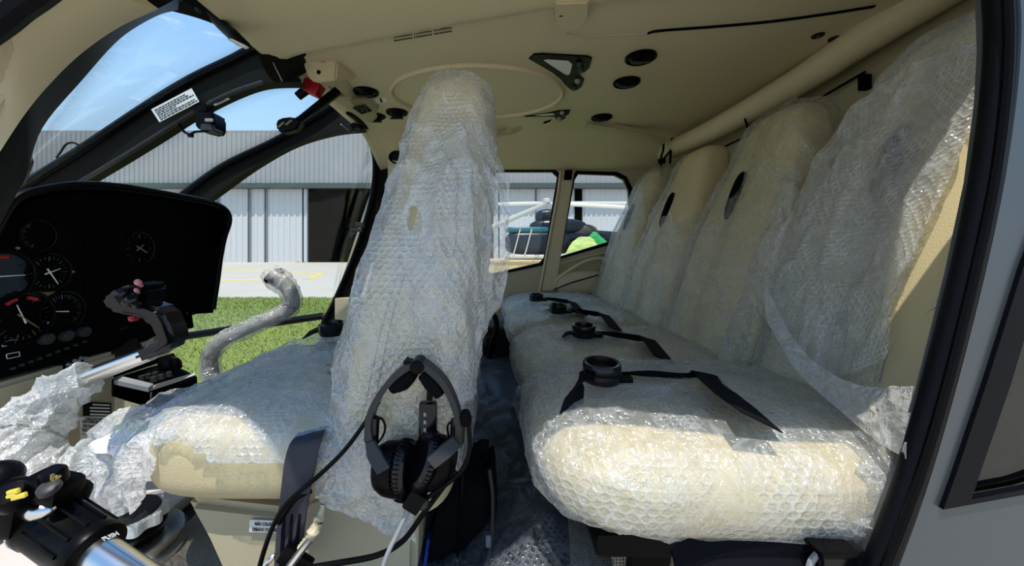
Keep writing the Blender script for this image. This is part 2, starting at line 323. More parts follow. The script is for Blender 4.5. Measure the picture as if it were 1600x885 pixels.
me = bpy.data.meshes.new('grass'); me.from_pydata(V.reshape(-1, 3).tolist(), [], np.arange(3 * n).reshape(-1, 3).tolist()); me.materials.append(M['blade']); go = bpy.data.objects.new('grass', me); S.collection.objects.link(go)
tag(go, 'short sunlit green lawn between the helicopter and the apron', 'grass', kind='stuff')
m = MB(); m.ribbon([(-30, 14.5, .004), (-10, 15.2, .004), (-8.2, 17, .004), (-9.6, 19.5, .004), (-16, 21.5, .004)], [(0, .28, 0), (0, .3, 0), (.3, .1, 0), (0, .3, 0), (0, .3, 0)], (0, 0, 1), .003); m.build('trim_1', M['yellow'], ap, kind=None)
# hangar
HY = 32.0
hg = thing('hangar', (-10, HY, 0), 'long grey corrugated hangar with white sliding doors behind the apron', 'building')
def corr(x0, x1, z0, z1, y, pitch=.42, dep=.07):
    m = MB(); n = max(1, int((x1 - x0) / pitch)); pitch = (x1 - x0) / n; vs = []; fs = []
    prof = [(0, 0), (.5, 0), (.62, -dep), (.88, -dep)]
    for i in range(n):
        for a, d in prof + ([(1, 0)] if i == n - 1 else []): vs.append((x0 + (i + a) * pitch, y + d))
    q = len(vs); m.v = [(x, yy, z0) for x, yy in vs] + [(x, yy, z1) for x, yy in vs] + [(x, y + .3, z0) for x, yy in vs] + [(x, y + .3, z1) for x, yy in vs]
    for i in range(q - 1): m.f += [(i, i + 1, q + i + 1, q + i), (q + i, q + i + 1, 3 * q + i + 1, 3 * q + i)]
    return m
def zz(py, y=HY): return H + (CY - py) / F * y
def xx(px, y=HY): return (px - CX) / F * y
for a, b in ((-75, xx(560)), (xx(560), 45)): corr(a, b, zz(287), zz(206), HY).build('cladding_panel', M['clad'], hg, ang=20)
m = MB(); m.box((-15, HY - .25, zz(291.5)), (120, .6, .42)); m.build('gutter_beam', M['beam'], hg, smooth=False)
for a, b in ((-75, xx(150)), (xx(150), xx(338)), (xx(340), xx(387)), (xx(389), xx(413)), (xx(415), xx(480)), (xx(770), xx(837)), (xx(838), xx(898)), (xx(910), 45)):
    d = corr(a + .01, b - .01, 0, zz(295), HY + .2, .45, .06).build('door_panel', M['door'], hg, ang=20)
    for x in (a + .03, b - .03): m = MB(); m.box((x, HY + .1, zz(295) / 2), (.06, .1, zz(295))); m.build('door_edge', M['grey'], d, smooth=False)
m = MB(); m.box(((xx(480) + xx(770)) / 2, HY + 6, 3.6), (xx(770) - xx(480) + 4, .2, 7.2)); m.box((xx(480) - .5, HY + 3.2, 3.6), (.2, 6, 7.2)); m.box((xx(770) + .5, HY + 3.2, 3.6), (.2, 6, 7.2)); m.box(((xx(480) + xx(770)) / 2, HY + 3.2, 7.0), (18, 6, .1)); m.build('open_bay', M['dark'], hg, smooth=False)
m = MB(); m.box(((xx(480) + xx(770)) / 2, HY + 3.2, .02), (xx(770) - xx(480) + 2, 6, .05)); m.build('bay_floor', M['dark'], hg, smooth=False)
m = MB(); m.box((xx(904), HY + .3, 3.5), (.8, .3, 7)); m.build('steel_post', M['dark'], hg, smooth=False)
m = MB(); m.box((-15, HY + 8, zz(206) + .05), (122, 16, .15)); m.build('roof_edge', M['clad'], hg, smooth=False)
m = MB(); m.box((-15, HY + 16, 5), (120, .3, 10)); m.build('rear_wall', M['clad'], hg, smooth=False)
# parked helicopter on its planks
PYY = 20.0
def Q(px, py, dy=0): return P(px, py, PYY + dy)
ph = thing('parked_helicopter', Q(850, 404), 'dark navy and teal helicopter parked on planks in front of the hangar', 'helicopter')
def sqm(c, h, e1=.6, e2=.6, nu=24, nv=14):
    A = grid(superq(c, h, e1, e2), nu, nv, True); m = mesh_grid(A, True); m.uv = None; return m
sqm(Q(840, 380), (1.75, .85, .62), .45, .5).build('fuselage', M['navy'], ph)
sqm(Q(824, 360), (1.15, .74, .16), .35, .35).build('cabin_roof', M['teal'], ph)
sqm(Q(872, 355), (1.55, .6, .46), .8, .8).build('engine_cowling', M['navy'], ph)
sqm(Q(858, 339), (.75, .4, .42), .8, .8).build('mast_fairing', M['navy'], ph)
sqm(Q(904, 362), (1.0, .45, .42), .8, .8).build('exhaust_fairing', M['brown'], ph)
m = MB(); m.tube([Q(880, 372), Q(960, 372), Q(1070, 368)], [.55, .35, .2], 14); m.build('tail_boom', M['navy'], ph)
m = MB(); m.lathe([(.04, 0), (.06, .3), (.22, .32), (.22, .5), (.1, .55)], Q(854, 326), (0, 0, 1), 14); m.build('rotor_hub', M['blade_p'], ph)
for a in ((794, 319, -.6), (786, 348, -6), (1010, 326, -1.5), (1010, 318, 2)):
    m = MB(); r0 = Q(855, 317.5); r1 = Q(a[0], a[1], a[2]); m.tube([r0, r0.lerp(r1, .3), r1, r1 + (r1 - r0) * .25], [.05, .11, .11, .09], 8, flat=.22, up=(0, .3, 1)); m.build('rotor_blade', M['blade_p'], ph)
for x in (808, 826):
    m = MB(); m.tube([Q(x + 5, 358, -.95), Q(x - 2, 385, -.95), Q(x - 7, 402, -.95)], .035, 6); m.build('door_frame', M['blade_p'], ph)
for x0, x1 in ((797, 809), (813, 824), (831, 848)):
    m = MB(); m.prism([Q(x0, 366, -.88), Q(x1, 366, -.88), Q(x1 - 3, 389, -.93), Q(x0 - 3, 389, -.93)], (0, .04, 0)); m.build('cabin_pane', M['glass'], ph)
m = MB(); m.tube([Q(790, 401, -.9), Q(880, 401, -.9)], .05, 8); m.tube([Q(790, 401, .9), Q(880, 401, .9)], .05, 8); m.build('landing_skid', M['blade_p'], ph)
m = MB(); m.tube([Q(820, 394, -.6), Q(820, 401, -.9)], .04, 6); m.tube([Q(862, 394, -.6), Q(862, 401, -.9)], .04, 6); m.build('skid_strut', M['grey'], ph)
pf = thing('plank_platform', Q(840, 412, -.3), 'pale timber platform of planks under the parked navy helicopter', 'platform')
for i in range(6):
    m = MB(); m.box(W(3.8, PYY - 1.5 + i * .52, (CY - 404) / F * PYY - .09), (8.6, .5, .1), bev=.01); m.build('plank', M['wood'], pf, smooth=False)
m = MB(); m.box(W(3.8, PYY - 1.65, (CY - 404) / F * PYY - .40), (8.5, .1, .5)); m.build('edge_board', M['wood'], pf, smooth=False)
for i in range(6): m = MB(); m.box((0 + i * 1.45, PYY, .3), (.2, 2.6, .6)); m.build('bearer', M['wood'], pf, smooth=False)
def tarp(nm, rows, mt, lab):
    A = film(bil(rows), 24, 18, .06, 2.2, 3); A.uv = None; o = A.build(nm, M[mt]); md = o.modifiers.new('s', 'SOLIDIFY'); md.thickness = .03; tag(o, lab, 'tarpaulin')
tarp('tarpaulin', [[Q(893, 380, -.9), Q(905, 371, -.9), Q(925, 372, -.9), Q(940, 392, -.9)], [Q(888, 388, -1.1), Q(905, 384, -1.1), Q(930, 384, -1.1), Q(946, 395, -1.1)], [Q(882, 401, -1.2), Q(905, 401, -1.2), Q(930, 401, -1.2), Q(950, 401, -1.2)]], 'tarp', 'yellow-green tarpaulin draped beside the parked helicopter')
tarp('tarpaulin', [[Q(918, 372, -.7), Q(930, 362, -.7), Q(950, 378, -.7), Q(985, 388, -.7)], [Q(922, 378, -.8), Q(935, 376, -.8), Q(955, 388, -.8), Q(990, 396, -.8)], [Q(930, 400, -.9), Q(945, 402, -.9), Q(960, 404, -.9), Q(990, 406, -.9)]], 'tarpg', 'bright green tarpaulin hanging behind the yellow-green one')
# ================================================================ cabin shell
ST = 'structure'
RX = [(-.9, 1.32), (-.645, 1.25), (-.13, 1.09), (.19, 1.0), (.5, .96), (1.3, .9)]
def ridge(x):
    for (a, b), (c, d) in zip(RX, RX[1:]):
        if x <= c: return b + (d - b) * (x - a) / (c - a)
    return .9
def ss(a, b, x): t = min(1, max(0, (x - a) / (b - a))); return t * t * (3 - 2 * t)
def cz(x, y):
    z = .65 - .028 * (1 - ss(ridge(x) - .05, ridge(x) + .004, y))
    if y < .85: z -= ((.85 - y) / .45) ** 2 * .12
    if y > 2.0: z -= ss(2.0, 2.5, y) * .15
    if x < -.6: z -= ((-.6 - x) / .12) ** 2 * .02
    return z
EX = [(-.8, .45), (-.5, .41), (-.28, .285), (-.1, .30), (.08, .385), (.38, .33), (.55, .33), (.72, .525), (1.6, .525)]  # roof edge out of view, outline invented to place sun and shade on seats
def roofy(x): return float(np.interp(x, [p[0] for p in EX], [p[1] for p in EX]))
A = np.array([[(lambda x, v: (lambda y: W(x, y, cz(x, y)))(roofy(x) + (2.5 - roofy(x)) * v))(-.72 + 2.1 * i / 84, j / 110) for i in range(85)] for j in range(111)])
m = mesh_grid(A); m.uv = None; ce = m.build('ceiling', M['lining'], kind=ST); md = ce.modifiers.new('s', 'SOLIDIFY'); md.thickness = .03; md.offset = 1
if ce.data.polygons[0].normal.z < 0: md.offset = -1
def C(px, py, dz=0):                                   # sight line met with the ceiling
    y = 1.3
    for _ in range(40): y = .5 * y + .5 * ((cz((px - CX) / F * y, y) - dz) * F / (CY - py))
    return P(px, py, y)
m = MB(); cc = (C(610, 140) + C(880, 140)) / 2; rx = (C(882, 140) - C(609, 140)).length / 2; ry = (C(745, 100) - C(745, 182)).length / 2; cy = (C(745, 100).y + C(745, 182).y) / 2
m.tube([W(cc.x + rx * math.cos(a), cy + ry * math.sin(a), .649) for a in [2 * math.pi * k / 72 for k in range(73)]], .012, 8, flat=.5, up=(0, 0, 1)); m.build('oval_ridge', M['lining'], ce)
m = MB()
for g in range(3):
    for i in range(9):
        for r in range(2):
            px = 617 + g * 31 + i * 3.2; py = 58 - (px - 617) * .17 + r * 5.5; m.box(C(px, py, .001), (.0030, .0050, .004))
m.build('vent_slots', M['matte'], ce, kind='stuff')
m = MB(); m.prism([C(866, 12, .001), C(870, 36, .001), C(882, 43, .001), C(905, 38, .001), C(921, 18, .001), C(921, -6, .001), C(866, -4, .001)], (0, 0, -.016), bev=.006); fa = m.build('corner_fairing', M['lining'], ce)
m = MB(); m.lathe([(.009, 0), (.009, .006), (.004, .008)], C(877, 20, .016), (0, 0, -1), 12); m.build('screw', M['matte'], fa)
m = MB(); m.ribbon([C(1012, 52, .002), C(1030, 48, .002), C(1110, 42, .002), C(1200, 34, .002), C(1290, 22, .002), C(1366, 10, .002)], (0, .007, 0), (0, 0, 1), .003); m.build('panel_gap', M['matte'], ce)
m = MB(); m.tube([C(885, 52, .001), C(915, 57, .001), C(1010, 53, .001), C(1030, 50, .001)], .0025, 6); m.build('panel_seam', M['lining2'], ce)
m = MB(); m.band([C(772, 205), C(815, 197), C(850, 190), C(862, 186)], [P(772, 212, 2.02), P(815, 203, 2.05), P(850, 194, 2.1), P(862, 188, 2.12)], (0, .04, 0)); m.build('cove_lip', M['lining2'], ce)
m = MB(); m.band([P(916, 188, 1.92), P(960, 193, 1.96), P(1010, 205, 2.0), P(1042, 217, 2.05)], [P(916, 194, 1.92), P(960, 201, 1.96), P(1010, 212, 2.0), P(1042, 222, 2.05)], (0, .05, 0)); m.build('cove_lip', M['lining2'], ce)
m = MB(); m.lathe([(.014, 0), (.012, .012), (.006, .018)], C(638, 195), (0, 0, -1), 14); m.build('coat_stud', M['label'], ce)
# floor
m = MB(); m.box(W(.08, 1.42, -.645), (2.1, 2.05, .05)); fl = m.build('floor', M['carpet'], smooth=False, kind=ST)
m = MB(); m.box(W(-1.02, .70, -.596), (.62, .62, .03), bev=.01); m.build('floor_panel', M['fcov'], fl, smooth=False)
m = MB(); m.prism([W(-.73, .42, -.612), W(-.40, .42, -.612), W(-.40, .98, -.612), W(-.62, .98, -.612)], (0, 0, .012)); m.build('woven_carpet', M['weave'], fl, smooth=False)
m = MB(); m.prism([W(.10, .40, -.618), W(.28, .40, -.618), W(.28, 1.0, -.618), W(.20, 1.0, -.618)], (0, 0, .05)); m.build('perforated_mat', M['mesh'], fl, smooth=False)
m = MB(); m.prism([W(.29, .40, -.618), W(.5, .40, -.618), W(.5, 1.0, -.618), W(.29, 1.0, -.618)], (0, 0, .03)); m.build('perforated_mat', M['mesh'], fl, smooth=False)
# rear wall and corner beam
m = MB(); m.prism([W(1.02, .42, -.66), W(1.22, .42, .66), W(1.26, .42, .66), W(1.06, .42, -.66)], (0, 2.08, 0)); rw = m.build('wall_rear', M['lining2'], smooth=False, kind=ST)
m = MB(); m.tube(spl([P(1030, 240, 2.36), P(1110, 205, 1.78), P(1240, 132, 1.34), P(1340, 66, 1.12), P(1440, 4, .98), P(1540, -60, .86)], 6), .05, 12); bmx = m.build('trim_2', M['lining'], kind=ST)
m = MB(); m.tube([P(1164, 186, 1.52), P(1166, 192, 1.5), P(1168, 200, 1.49)], .004, 6); m.build('beam_joint', M['matte'], bmx)
m = MB(); m.tube([P(1110, 240, 1.75), P(1240, 178, 1.4), P(1352, 112, 1.18)], .004, 6); m.build('wall_seam', M['matte'], rw)
m = MB(); m.box(P(1351, 129, 1.17), (.03, .02, .05), bev=.006); m.build('belt_slot', M['matte'], rw)
# starboard wall with its windows
SY = 2.45
def R(px, py, d=0): return P(px, py, SY + d)
w1 = [(624, 268), (864, 268), (872, 276), (851, 404), (844, 412), (556, 476)]
w2 = [(903, 271), (962, 273), (976, 280), (984, 298), (986, 330), (975, 372), (875, 402), (879, 384), (897, 280)]
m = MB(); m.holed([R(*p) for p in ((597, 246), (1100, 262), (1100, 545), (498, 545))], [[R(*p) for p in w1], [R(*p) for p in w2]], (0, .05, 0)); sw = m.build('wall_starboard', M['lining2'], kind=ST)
def ring(pts, k): c = sum((Vector((p[0], p[1])) for p in pts), Vector((0, 0))) / len(pts); return [tuple(Vector(p) + (Vector(p) - c).normalized() * k) for p in pts]
for i, w in enumerate((w1, w2)):
    m = MB(); m.prism([R(*p, .02) for p in ring(w, 2)], (0, .004, 0)); wo = m.build('window_%d' % (i + 1), M['glass'], smooth=False, kind=ST)
    m = MB(); m.holed([R(*p, -.006) for p in ring(w, 5)], [[R(*p, -.006) for p in ring(w, -1.5)]], (0, .02, 0)); m.build('window_seal', M['rubber'], wo)
m = MB(); m.prism([R(881, 266, -.03), R(898, 266, -.03), R(868, 455, -.03), R(845, 455, -.03)], (0, .04, 0), bev=.006); po = m.build('trim_3', M['lining'], kind=ST)
m = MB(); m.prism([R(883, 266, -.04), R(895, 266, -.04), R(893, 281, -.04), R(881, 281, -.04)], (0, .02, 0)); m.build('belt_guide', M['matte'], po)
m = MB(); m.tube([R(876, 268, -.03), R(872, 300, -.03), R(846, 440, -.03), R(842, 458, -.03)], .008, 8); m.build('post_bead', M['lining'], po)
m = MB(); m.tube(spl([R(868, 446, -.02), R(872, 436, -.03), R(905, 413, -.04), R(932, 404, -.04), R(948, 408, -.04), R(951, 418, -.03)], 6), .012, 8); dp = m.build('pocket_rim', M['lining'], sw)
A = mesh_grid(grid(superq(R(912, 442), (.2, .05, .085), .7, .6), 24, 14, True), True); A.uv = None; A.build('pocket_bulge', M['lining'], sw)
m = MB(); m.tube([R(865, 453, -.052), R(890, 443, -.06), R(947, 426, -.052)], .004, 6); m.build('pocket_seam', M['matte'], sw)
m = MB(); m.tube([R(874, 412, -.01), R(958, 392, -.01)], .006, 6); m.build('armrest_seam', M['lining'], sw)
m = MB(); m.box(P(790, 520, 2.25), (.34, .14, .19), bev=.01); m.build('sill_step', M['pedestal'], sw, smooth=False)
m = MB(); m.box(P(805, 552, 2.0), (.36, .05, .26), rot=Matrix.Rotation(-.35, 3, 'Z'), bev=.008); m.box(P(815, 545, 1.96), (.03, .06, .30), bev=.004); m.build('kick_board', M['olive'], sw, smooth=False)
# starboard front door: arch post, sill rail, pane
m = MB(); m.band([P(545, 165, 1.75), P(585, 188, 2.0), P(607, 222, 2.3), P(612, 258, 2.4), P(604, 310, 2.4), P(582, 372, 2.4), P(552, 445, 2.4), P(528, 506, 2.4)],
                 [P(540, 178, 1.75), P(566, 200, 2.0), P(578, 225, 2.3), P(583, 262, 2.4), P(576, 318, 2.4), P(551, 398, 2.4), P(520, 470, 2.4), P(500, 508, 2.4)], (.02, .05, 0)); ds = m.build('door_1', M['olive'], kind=ST)
m = MB(); m.tube(spl([P(552, 196, 1.9), P(570, 203, 2.05), P(581, 228, 2.3), P(586, 262, 2.38), P(579, 318, 2.38), P(554, 398, 2.38), P(523, 470, 2.38), P(504, 506, 2.38)], 6), .016, 8); m.build('door_seal', M['rubber'], ds)
m = MB(); m.tube(spl([P(255, 531, 2.2), P(380, 512, 2.3), P(505, 494, 2.4)], 6), .032, 10, flat=.7); m.build('sill_rail', M['black'], ds)
m = MB(); m.box(P(562, 352, 2.33), (.05, .04, .035), bev=.006); m.box(P(557, 360, 2.32), (.07, .03, .02), bev=.005); m.box(P(551, 367, 2.31), (.03, .05, .03), rot=Matrix.Rotation(.5, 3, 'Y'), bev=.004); m.build('door_latch', M['dgrey'], ds)
m = MB(); m.box(P(545, 492, 2.38), (.16, .06, .22), bev=.01); m.build('door_panel', M['lining2'], ds)
# windscreen posts
near_in = [(-60, 380), (0, 275), (25, 206), (55, 165), (100, 115), (165, 45), (222, 12), (262, 4)]
def NY(i): return .50 + .07 * i
cen_up = [(-60, 352), (20, 298), (120, 236), (235, 160), (300, 121), (360, 92), (402, 72), (436, 76)]
cen_lo = [(50, 335), (125, 288), (185, 252), (245, 215), (300, 180), (360, 149), (412, 131), (472, 128)]
def CYd(i): return 1.42 - .015 * i
m = MB(); m.band([P(a, b, CYd(i)) for i, (a, b) in enumerate(cen_up)], [P(a, b, CYd(i)) for i, (a, b) in enumerate(cen_lo)], (-.01, .05, .0)); cp = m.build('trim_4', M['olive'], kind=ST)
m = MB(); m.tube(spl([P(a, b + 3, CYd(i) - .005) for i, (a, b) in enumerate(cen_up)], 6), .017, 8); m.build('windscreen_seal', M['rubber'], cp)
m = MB(); m.tube(spl([P(a, b - 3, CYd(i) - .005) for i, (a, b) in enumerate(cen_lo[:7])], 6), .008, 8); m.build('post_bead', M['dgrey'], cp)
sta_up = [(225, 350), (288, 300), (350, 256), (430, 217), (490, 182), (527, 158)]
sta_lo = [(280, 345), (338, 303), (400, 259), (460, 226), (520, 208), (570, 202)]
m = MB(); m.band([P(a, b, 1.92 + .01 * i) for i, (a, b) in enumerate(sta_up)], [P(a, b, 1.92 + .01 * i) for i, (a, b) in enumerate(sta_lo)], (-.01, .06, 0)); sp = m.build('trim_5', M['olive'], kind=ST)
m = MB(); m.tube(spl([P(a, b + 3, 1.91 + .01 * i) for i, (a, b) in enumerate(sta_up)], 6), .018, 8); m.build('windscreen_seal', M['rubber'], sp)
# header between windscreen and ceiling
hu = [(284, -6, .93), (345, 20, 1.0), (412, 50, 1.1), (474, 84, 1.25), (505, 130, 1.48), (548, 172, 1.78), (590, 196, 2.02)]
hl = [(222, 6, .93), (325, 34, 1.0), (392, 70, 1.12), (428, 128, 1.27), (476, 128, 1.5), (528, 162, 1.8), (566, 204, 2.02)]
m = MB(); m.band([P(*p) for p in hu], [P(*p) for p in hl], (-.02, .03, .03)); hd = m.build('trim_6', M['olive'], kind=ST)
m = MB(); m.tube(spl([P(a, b, c - .01) for a, b, c in hu[:4]], 6), .012, 8); m.build('header_seal', M['rubber'], hd)
for a, b in (((417, 78), (441, 127)), ((532, 194), (545, 204))):
    m = MB(); d = 1.2 if a[0] < 500 else 1.88; m.tube([P(*a, d), P(*b, d)], .0018, 6); m.build('trim_joint', M['grey'], hd)
# near front door frame
no = [(-60, 85), (0, 44), (30, 20), (62, -2), (110, -40)]
nm_ = [(-60, 250), (0, 165), (50, 110), (100, 66), (160, 27), (226, -2), (262, -20)]
m = MB(); m.band([P(a, b, .50) for a, b in no], [P(a, b, .50 + .04 * i) for i, (a, b) in enumerate(nm_[:6])], (.0, .03, 0)); nf = m.build('trim_7', M['lining'], kind=ST)
m = MB(); m.tube(spl([P(a, b - 8, .49) for a, b in no], 6), .016, 8); m.build('outer_seal', M['rubber'], nf)
m = MB(); m.band([P(a, b, .51 + .045 * i) for i, (a, b) in enumerate(nm_)], [P(a, b, .53 + .06 * i) for i, (a, b) in enumerate([(-60, 380), (0, 275), (35, 190), (100, 116), (165, 48), (224, 13), (262, 3)])], (0, .03, 0)); m.build('inner_seal', M['rubber'], nf)
m = MB(); m.tube(spl([P(a, b + 14, .505 + .045 * i) for i, (a, b) in enumerate(nm_[:6])], 6), .008, 8); m.build('seal_lip', M['black'], nf)
m = MB(); m.tube(spl([P(a, b - 10, .495 + .04 * i) for i, (a, b) in enumerate(nm_[:6])], 6), .006, 8); m.build('lining_crease', M['lining'], nf)
# windscreen panes
def pane(nm, A, B):
    f = bil([A, B]); g = mesh_grid(grid(f, 24, 4)); g.uv = None; o = g.build(nm, M['glass'], kind=ST); md = o.modifiers.new('s', 'SOLIDIFY'); md.thickness = .004; return o
pane('window_3', [P(a, b, .58 + .06 * i) for i, (a, b) in enumerate(near_in)], [P(a, b + 8, CYd(i) + .01) for i, (a, b) in enumerate(cen_up)])
pane('window_4', [P(a, b - 8, CYd(i) + .03) for i, (a, b) in enumerate(cen_lo[:7])] + [P(472, 120, 1.4)], [P(-40, 560, 1.95)] + [P(a, b + 8, 1.95) for a, b in sta_up])
pane('window_5', [P(a, b - 8, 1.98) for a, b in sta_lo] + [P(583, 262, 2.42), P(576, 318, 2.42)], [P(200, 540, 2.2), P(300, 524, 2.28), P(400, 509, 2.35), P(505, 494, 2.42), P(520, 470, 2.42), P(551, 398, 2.42)])
# near rear door post with fuselage skin
sl = [(1540, -90), (1545, 0), (1547, 60), (1540, 150), (1520, 280), (1489, 430), (1440, 620), (1396, 770), (1354, 890), (1320, 985)]
sr = [(1576, -90), (1580, 0), (1582, 60), (1577, 150), (1560, 280), (1528, 430), (1480, 620), (1434, 770), (1388, 890), (1352, 985)]
wh = [(1474, 797), (1492, 748), (1545, 590), (1600, 415), (1660, 260), (1900, 230), (1900, 690), (1610, 772)]
m = MB(); m.holed([P(a - 6, b, .455) for a, b in sr] + [P(3100, 985, .455), P(3100, -330, .455), P(1900, -330, .455), P(1780, -90, .455)], [[P(a, b, .455) for a, b in wh]], (0, .03, 0)); fu = m.build('trim_8', M['steel'], kind=ST)
m = MB(); m.tube(spl([P((a[0] + b[0]) / 2, (a[1] + b[1]) / 2, .462) for a, b in zip(sl, sr)], 6), .0145, 12); fs_ = m.build('door_seal', M['rubber'], fu)
m = MB(); m.tube(spl([P(b[0] - 5, b[1], .448) for a, b in zip(sl, sr)], 6), .005, 8); m.build('seal_lip', M['black'], fu)
m = MB(); m.prism([P(a, b, .462) for a, b in wh], (0, .004, 0)); wq = m.build('window_6', M['dglass'], smooth=False, kind=ST)
m = MB(); inn = [(1518, 781), (1535, 730), (1580, 600), (1632, 425), (1680, 290), (1880, 260), (1880, 670), (1613, 763)]
m.holed([P(a, b, .450) for a, b in wh], [[P(a, b, .450) for a, b in inn]], (0, .008, 0)); m.build('window_seal', M['rubber'], wq)
m = MB(); m.box(P(1640, 560, 1.1), (.7, .02, 1.5)); m.build('wall_port', M['lining2'], smooth=False, kind=ST)
# ================================================================ overhead fittings
def vent(px, py, label, r=.05, deep=0, o=None, ax=(0, 0, -1)):
    c = o or C(px, py, .0); t = thing('air_vent', c, label, 'vent', None); a = Vector(ax)
    m = MB(); m.lathe([(r * .84, -.01), (r * 1.04, 0), (r * 1.04, .006), (r * .92, .010), (r * .86, .004), (r * .86, -.01)], c, a, 28); m.build('bezel', M['black'], t)
    m = MB(); m.lathe([(r * .87, .0), (r * .8, .007), (r * .5, .014 + deep), (r * .1, .018 + deep)], c, a, 24); e = m.build('eyeball', M['black'], t)
    m = MB(); m.box(c + a * (.018 + deep), (r * 1.3, .006, .008) if abs(a.z) > .5 else (r, .008, .006), bev=.002); m.build('vane', M['dgrey'], e)
    return t
vent(1001, 89, 'round black ceiling vent closest to the long dark panel gap')
vent(979, 128, 'middle round black ceiling vent, next after the one by the panel gap')
vent(940, 183, 'round black ceiling vent near the cove above the rear side window')
vent(572, 143, 'round black ceiling vent beside the small white placard at the overhead console')
vent(588, 181, 'bulging black ceiling vent at the end of the overhead console', .043, .012)
vent(620, 175, 'bulging black ceiling vent between the console and the wrapped front seat', .05, .014)
def jack(px, py, lab):
    c = C(px, py); t = thing('headset_jack', c, lab, 'socket'); m = MB(); m.lathe([(.017, 0), (.016, .004), (.008, .004), (.008, -.004)], c, (0, 0, -1), 16); m.build('bezel', M['black'], t)
    m = MB(); m.sph(c + Vector((0, 0, -.003)), .006, 10); m.build('plug_hole', M['dgrey'], t)
jack(1278, 55, 'small black socket in the ceiling, the one nearer the round vents'); jack(1304, 60, 'small black socket in the ceiling, the one nearer the rear beam')
def lightpanel(poly, tri, knobs, lab):
    c = sum((C(*p) for p in poly), Vector()) / len(poly); t = thing('light_panel', c, lab, 'light')
    m = MB(); m.prism([C(*p, .0) for p in poly], (0, 0, -.006), bev=.0015); m.build('plate', M['black'], t, ang=30)
    m = MB(); m.prism([C(*p, .006) for p in tri], (0, 0, -.002)); m.build('diffuser', M['label'], t, smooth=False)
    for k in knobs: m = MB(); m.lathe([(.011, 0), (.011, .006), (.007, .012)], C(*k, .006), (0, 0, -1), 12); m.build('knob', M['dgrey'] if k[0] % 2 else M['grey'], t)
lightpanel([(826, 90), (834, 83), (848, 82), (918, 86), (925, 89), (921, 104), (914, 111), (907, 112), (906, 117), (913, 123), (909, 134), (902, 139), (891, 138), (883, 131), (876, 122), (862, 111)], [(850, 94), (856, 93), (888, 95), (894, 100), (891, 113), (888, 117), (882, 115)], [(905, 99), (907, 107), (902, 125), (897, 137)], 'black triangular light panel with white diffuser on the ceiling near the two vents')
lightpanel([(818, 181), (850, 177), (873, 172), (891, 171), (889, 177), (882, 180), (884, 183), (875, 188), (869, 185), (866, 181), (845, 181)], [(836, 180), (864, 177), (867, 179), (850, 180.5)], [(878, 175), (881, 179), (874, 184)], 'flat looking black light panel on the far ceiling by the cove')
# corner speaker
c = P(619, 246, 2.12); t = thing('corner_vent', c, 'beige corner housing with round black vent above the front door post', 'vent')
m = MB(); m.prism([P(605, 236, 2.12), P(620, 232, 2.12), P(645, 236, 2.12), P(645, 256, 2.12), P(606, 257, 2.12)], (0, .08, 0), bev=.008); m.build('housing', M['lining'], t)
m = MB(); m.lathe([(.048, -.01), (.046, .008), (.036, .008), (.034, -.002), (.01, 0)], P(620, 246, 2.115), (0, -1, -.2), 24, .8); m.build('grille', M['black'], t)
m = MB(); m.prism([P(606, 258, 2.14), P(650, 258, 2.14), P(650, 268, 2.14), P(618, 270, 2.14), P(609, 300, 2.14), P(606, 300, 2.14)], (0, .05, 0)); m.build('lower_trim', M['lining'], t)
# overhead console
t = thing('overhead_console', P(520, 120, 1.4), 'beige overhead console at the top of the windscreen with a switch box', 'console')
m = MB(); m.prism([P(466, 80, 1.3), P(495, 79, 1.3), P(519, 82, 1.3), P(527, 97, 1.3), P(524, 126, 1.3), P(491, 130, 1.3), P(480, 121, 1.3)], (.03, .12, .06), bev=.006); m.build('front_fairing', M['lining'], t)
m = MB(); m.prism([P(494, 79, 1.29), P(504, 78, 1.29), P(509, 94, 1.29), P(500, 97, 1.29)], (.0, .03, 0), bev=.003); m.build('hinge_pad', M['lining2'], t)
m = MB(); m.lathe([(.007, 0), (.006, .004), (.002, .004)], P(498, 113, 1.298), (0, -1, 0), 12); m.build('screw', M['matte'], t)
m = MB(); m.prism([P(524, 98, 1.32), P(553, 140, 1.56), P(551, 155, 1.56), P(541, 152, 1.5), P(515, 130, 1.32)], (.02, .08, .06), bev=.003); m.build('side_arm', M['lining'], t)
m = MB(); m.prism([P(513, 151, 1.5), P(547, 150, 1.56), P(583, 186, 1.78), P(580, 193, 1.78), P(568, 190, 1.74)], (.02, .05, .05), bev=.003); m.build('lower_rail', M['lining'], t)
m = MB(); m.prism([P(545, 157, 1.52), P(577, 153, 1.6), P(591, 168, 1.7), P(585, 178, 1.7), P(563, 181, 1.62)], (.01, .06, .06), bev=.004); sb = m.build('switch_box', M['lining2'], t)
m = MB(); m.prism([P(551, 168, 1.53), P(570, 163, 1.58), P(582, 173, 1.64), P(566, 178, 1.6)], (0, -.006, -.004)); m.build('switch_plate', M['black'], sb)
m = MB()
for a, b in ((557, 168), (563, 167), (570, 168), (566, 172), (573, 172)): m.box(P(a, b, 1.545), (.008, .01, .012), bev=.002)
m.build('switches', M['dgrey'], sb, kind='stuff')
c = C(594, 157, .0); m = MB(); m.prism([C(585, 155), C(603, 152), C(607, 159), C(588, 162)], (0, 0, -.002)); pl = m.build('placard', M['label'], smooth=False); tag(pl, 'tiny white placard with a black mark on the ceiling by the overhead console', 'placard')
m = MB(); m.prism([C(593, 154, .002), C(596, 154, .002), C(598, 160, .002), C(595, 160, .002)], (0, 0, -.001)); m.build('mark', M['matte'], pl, smooth=False)
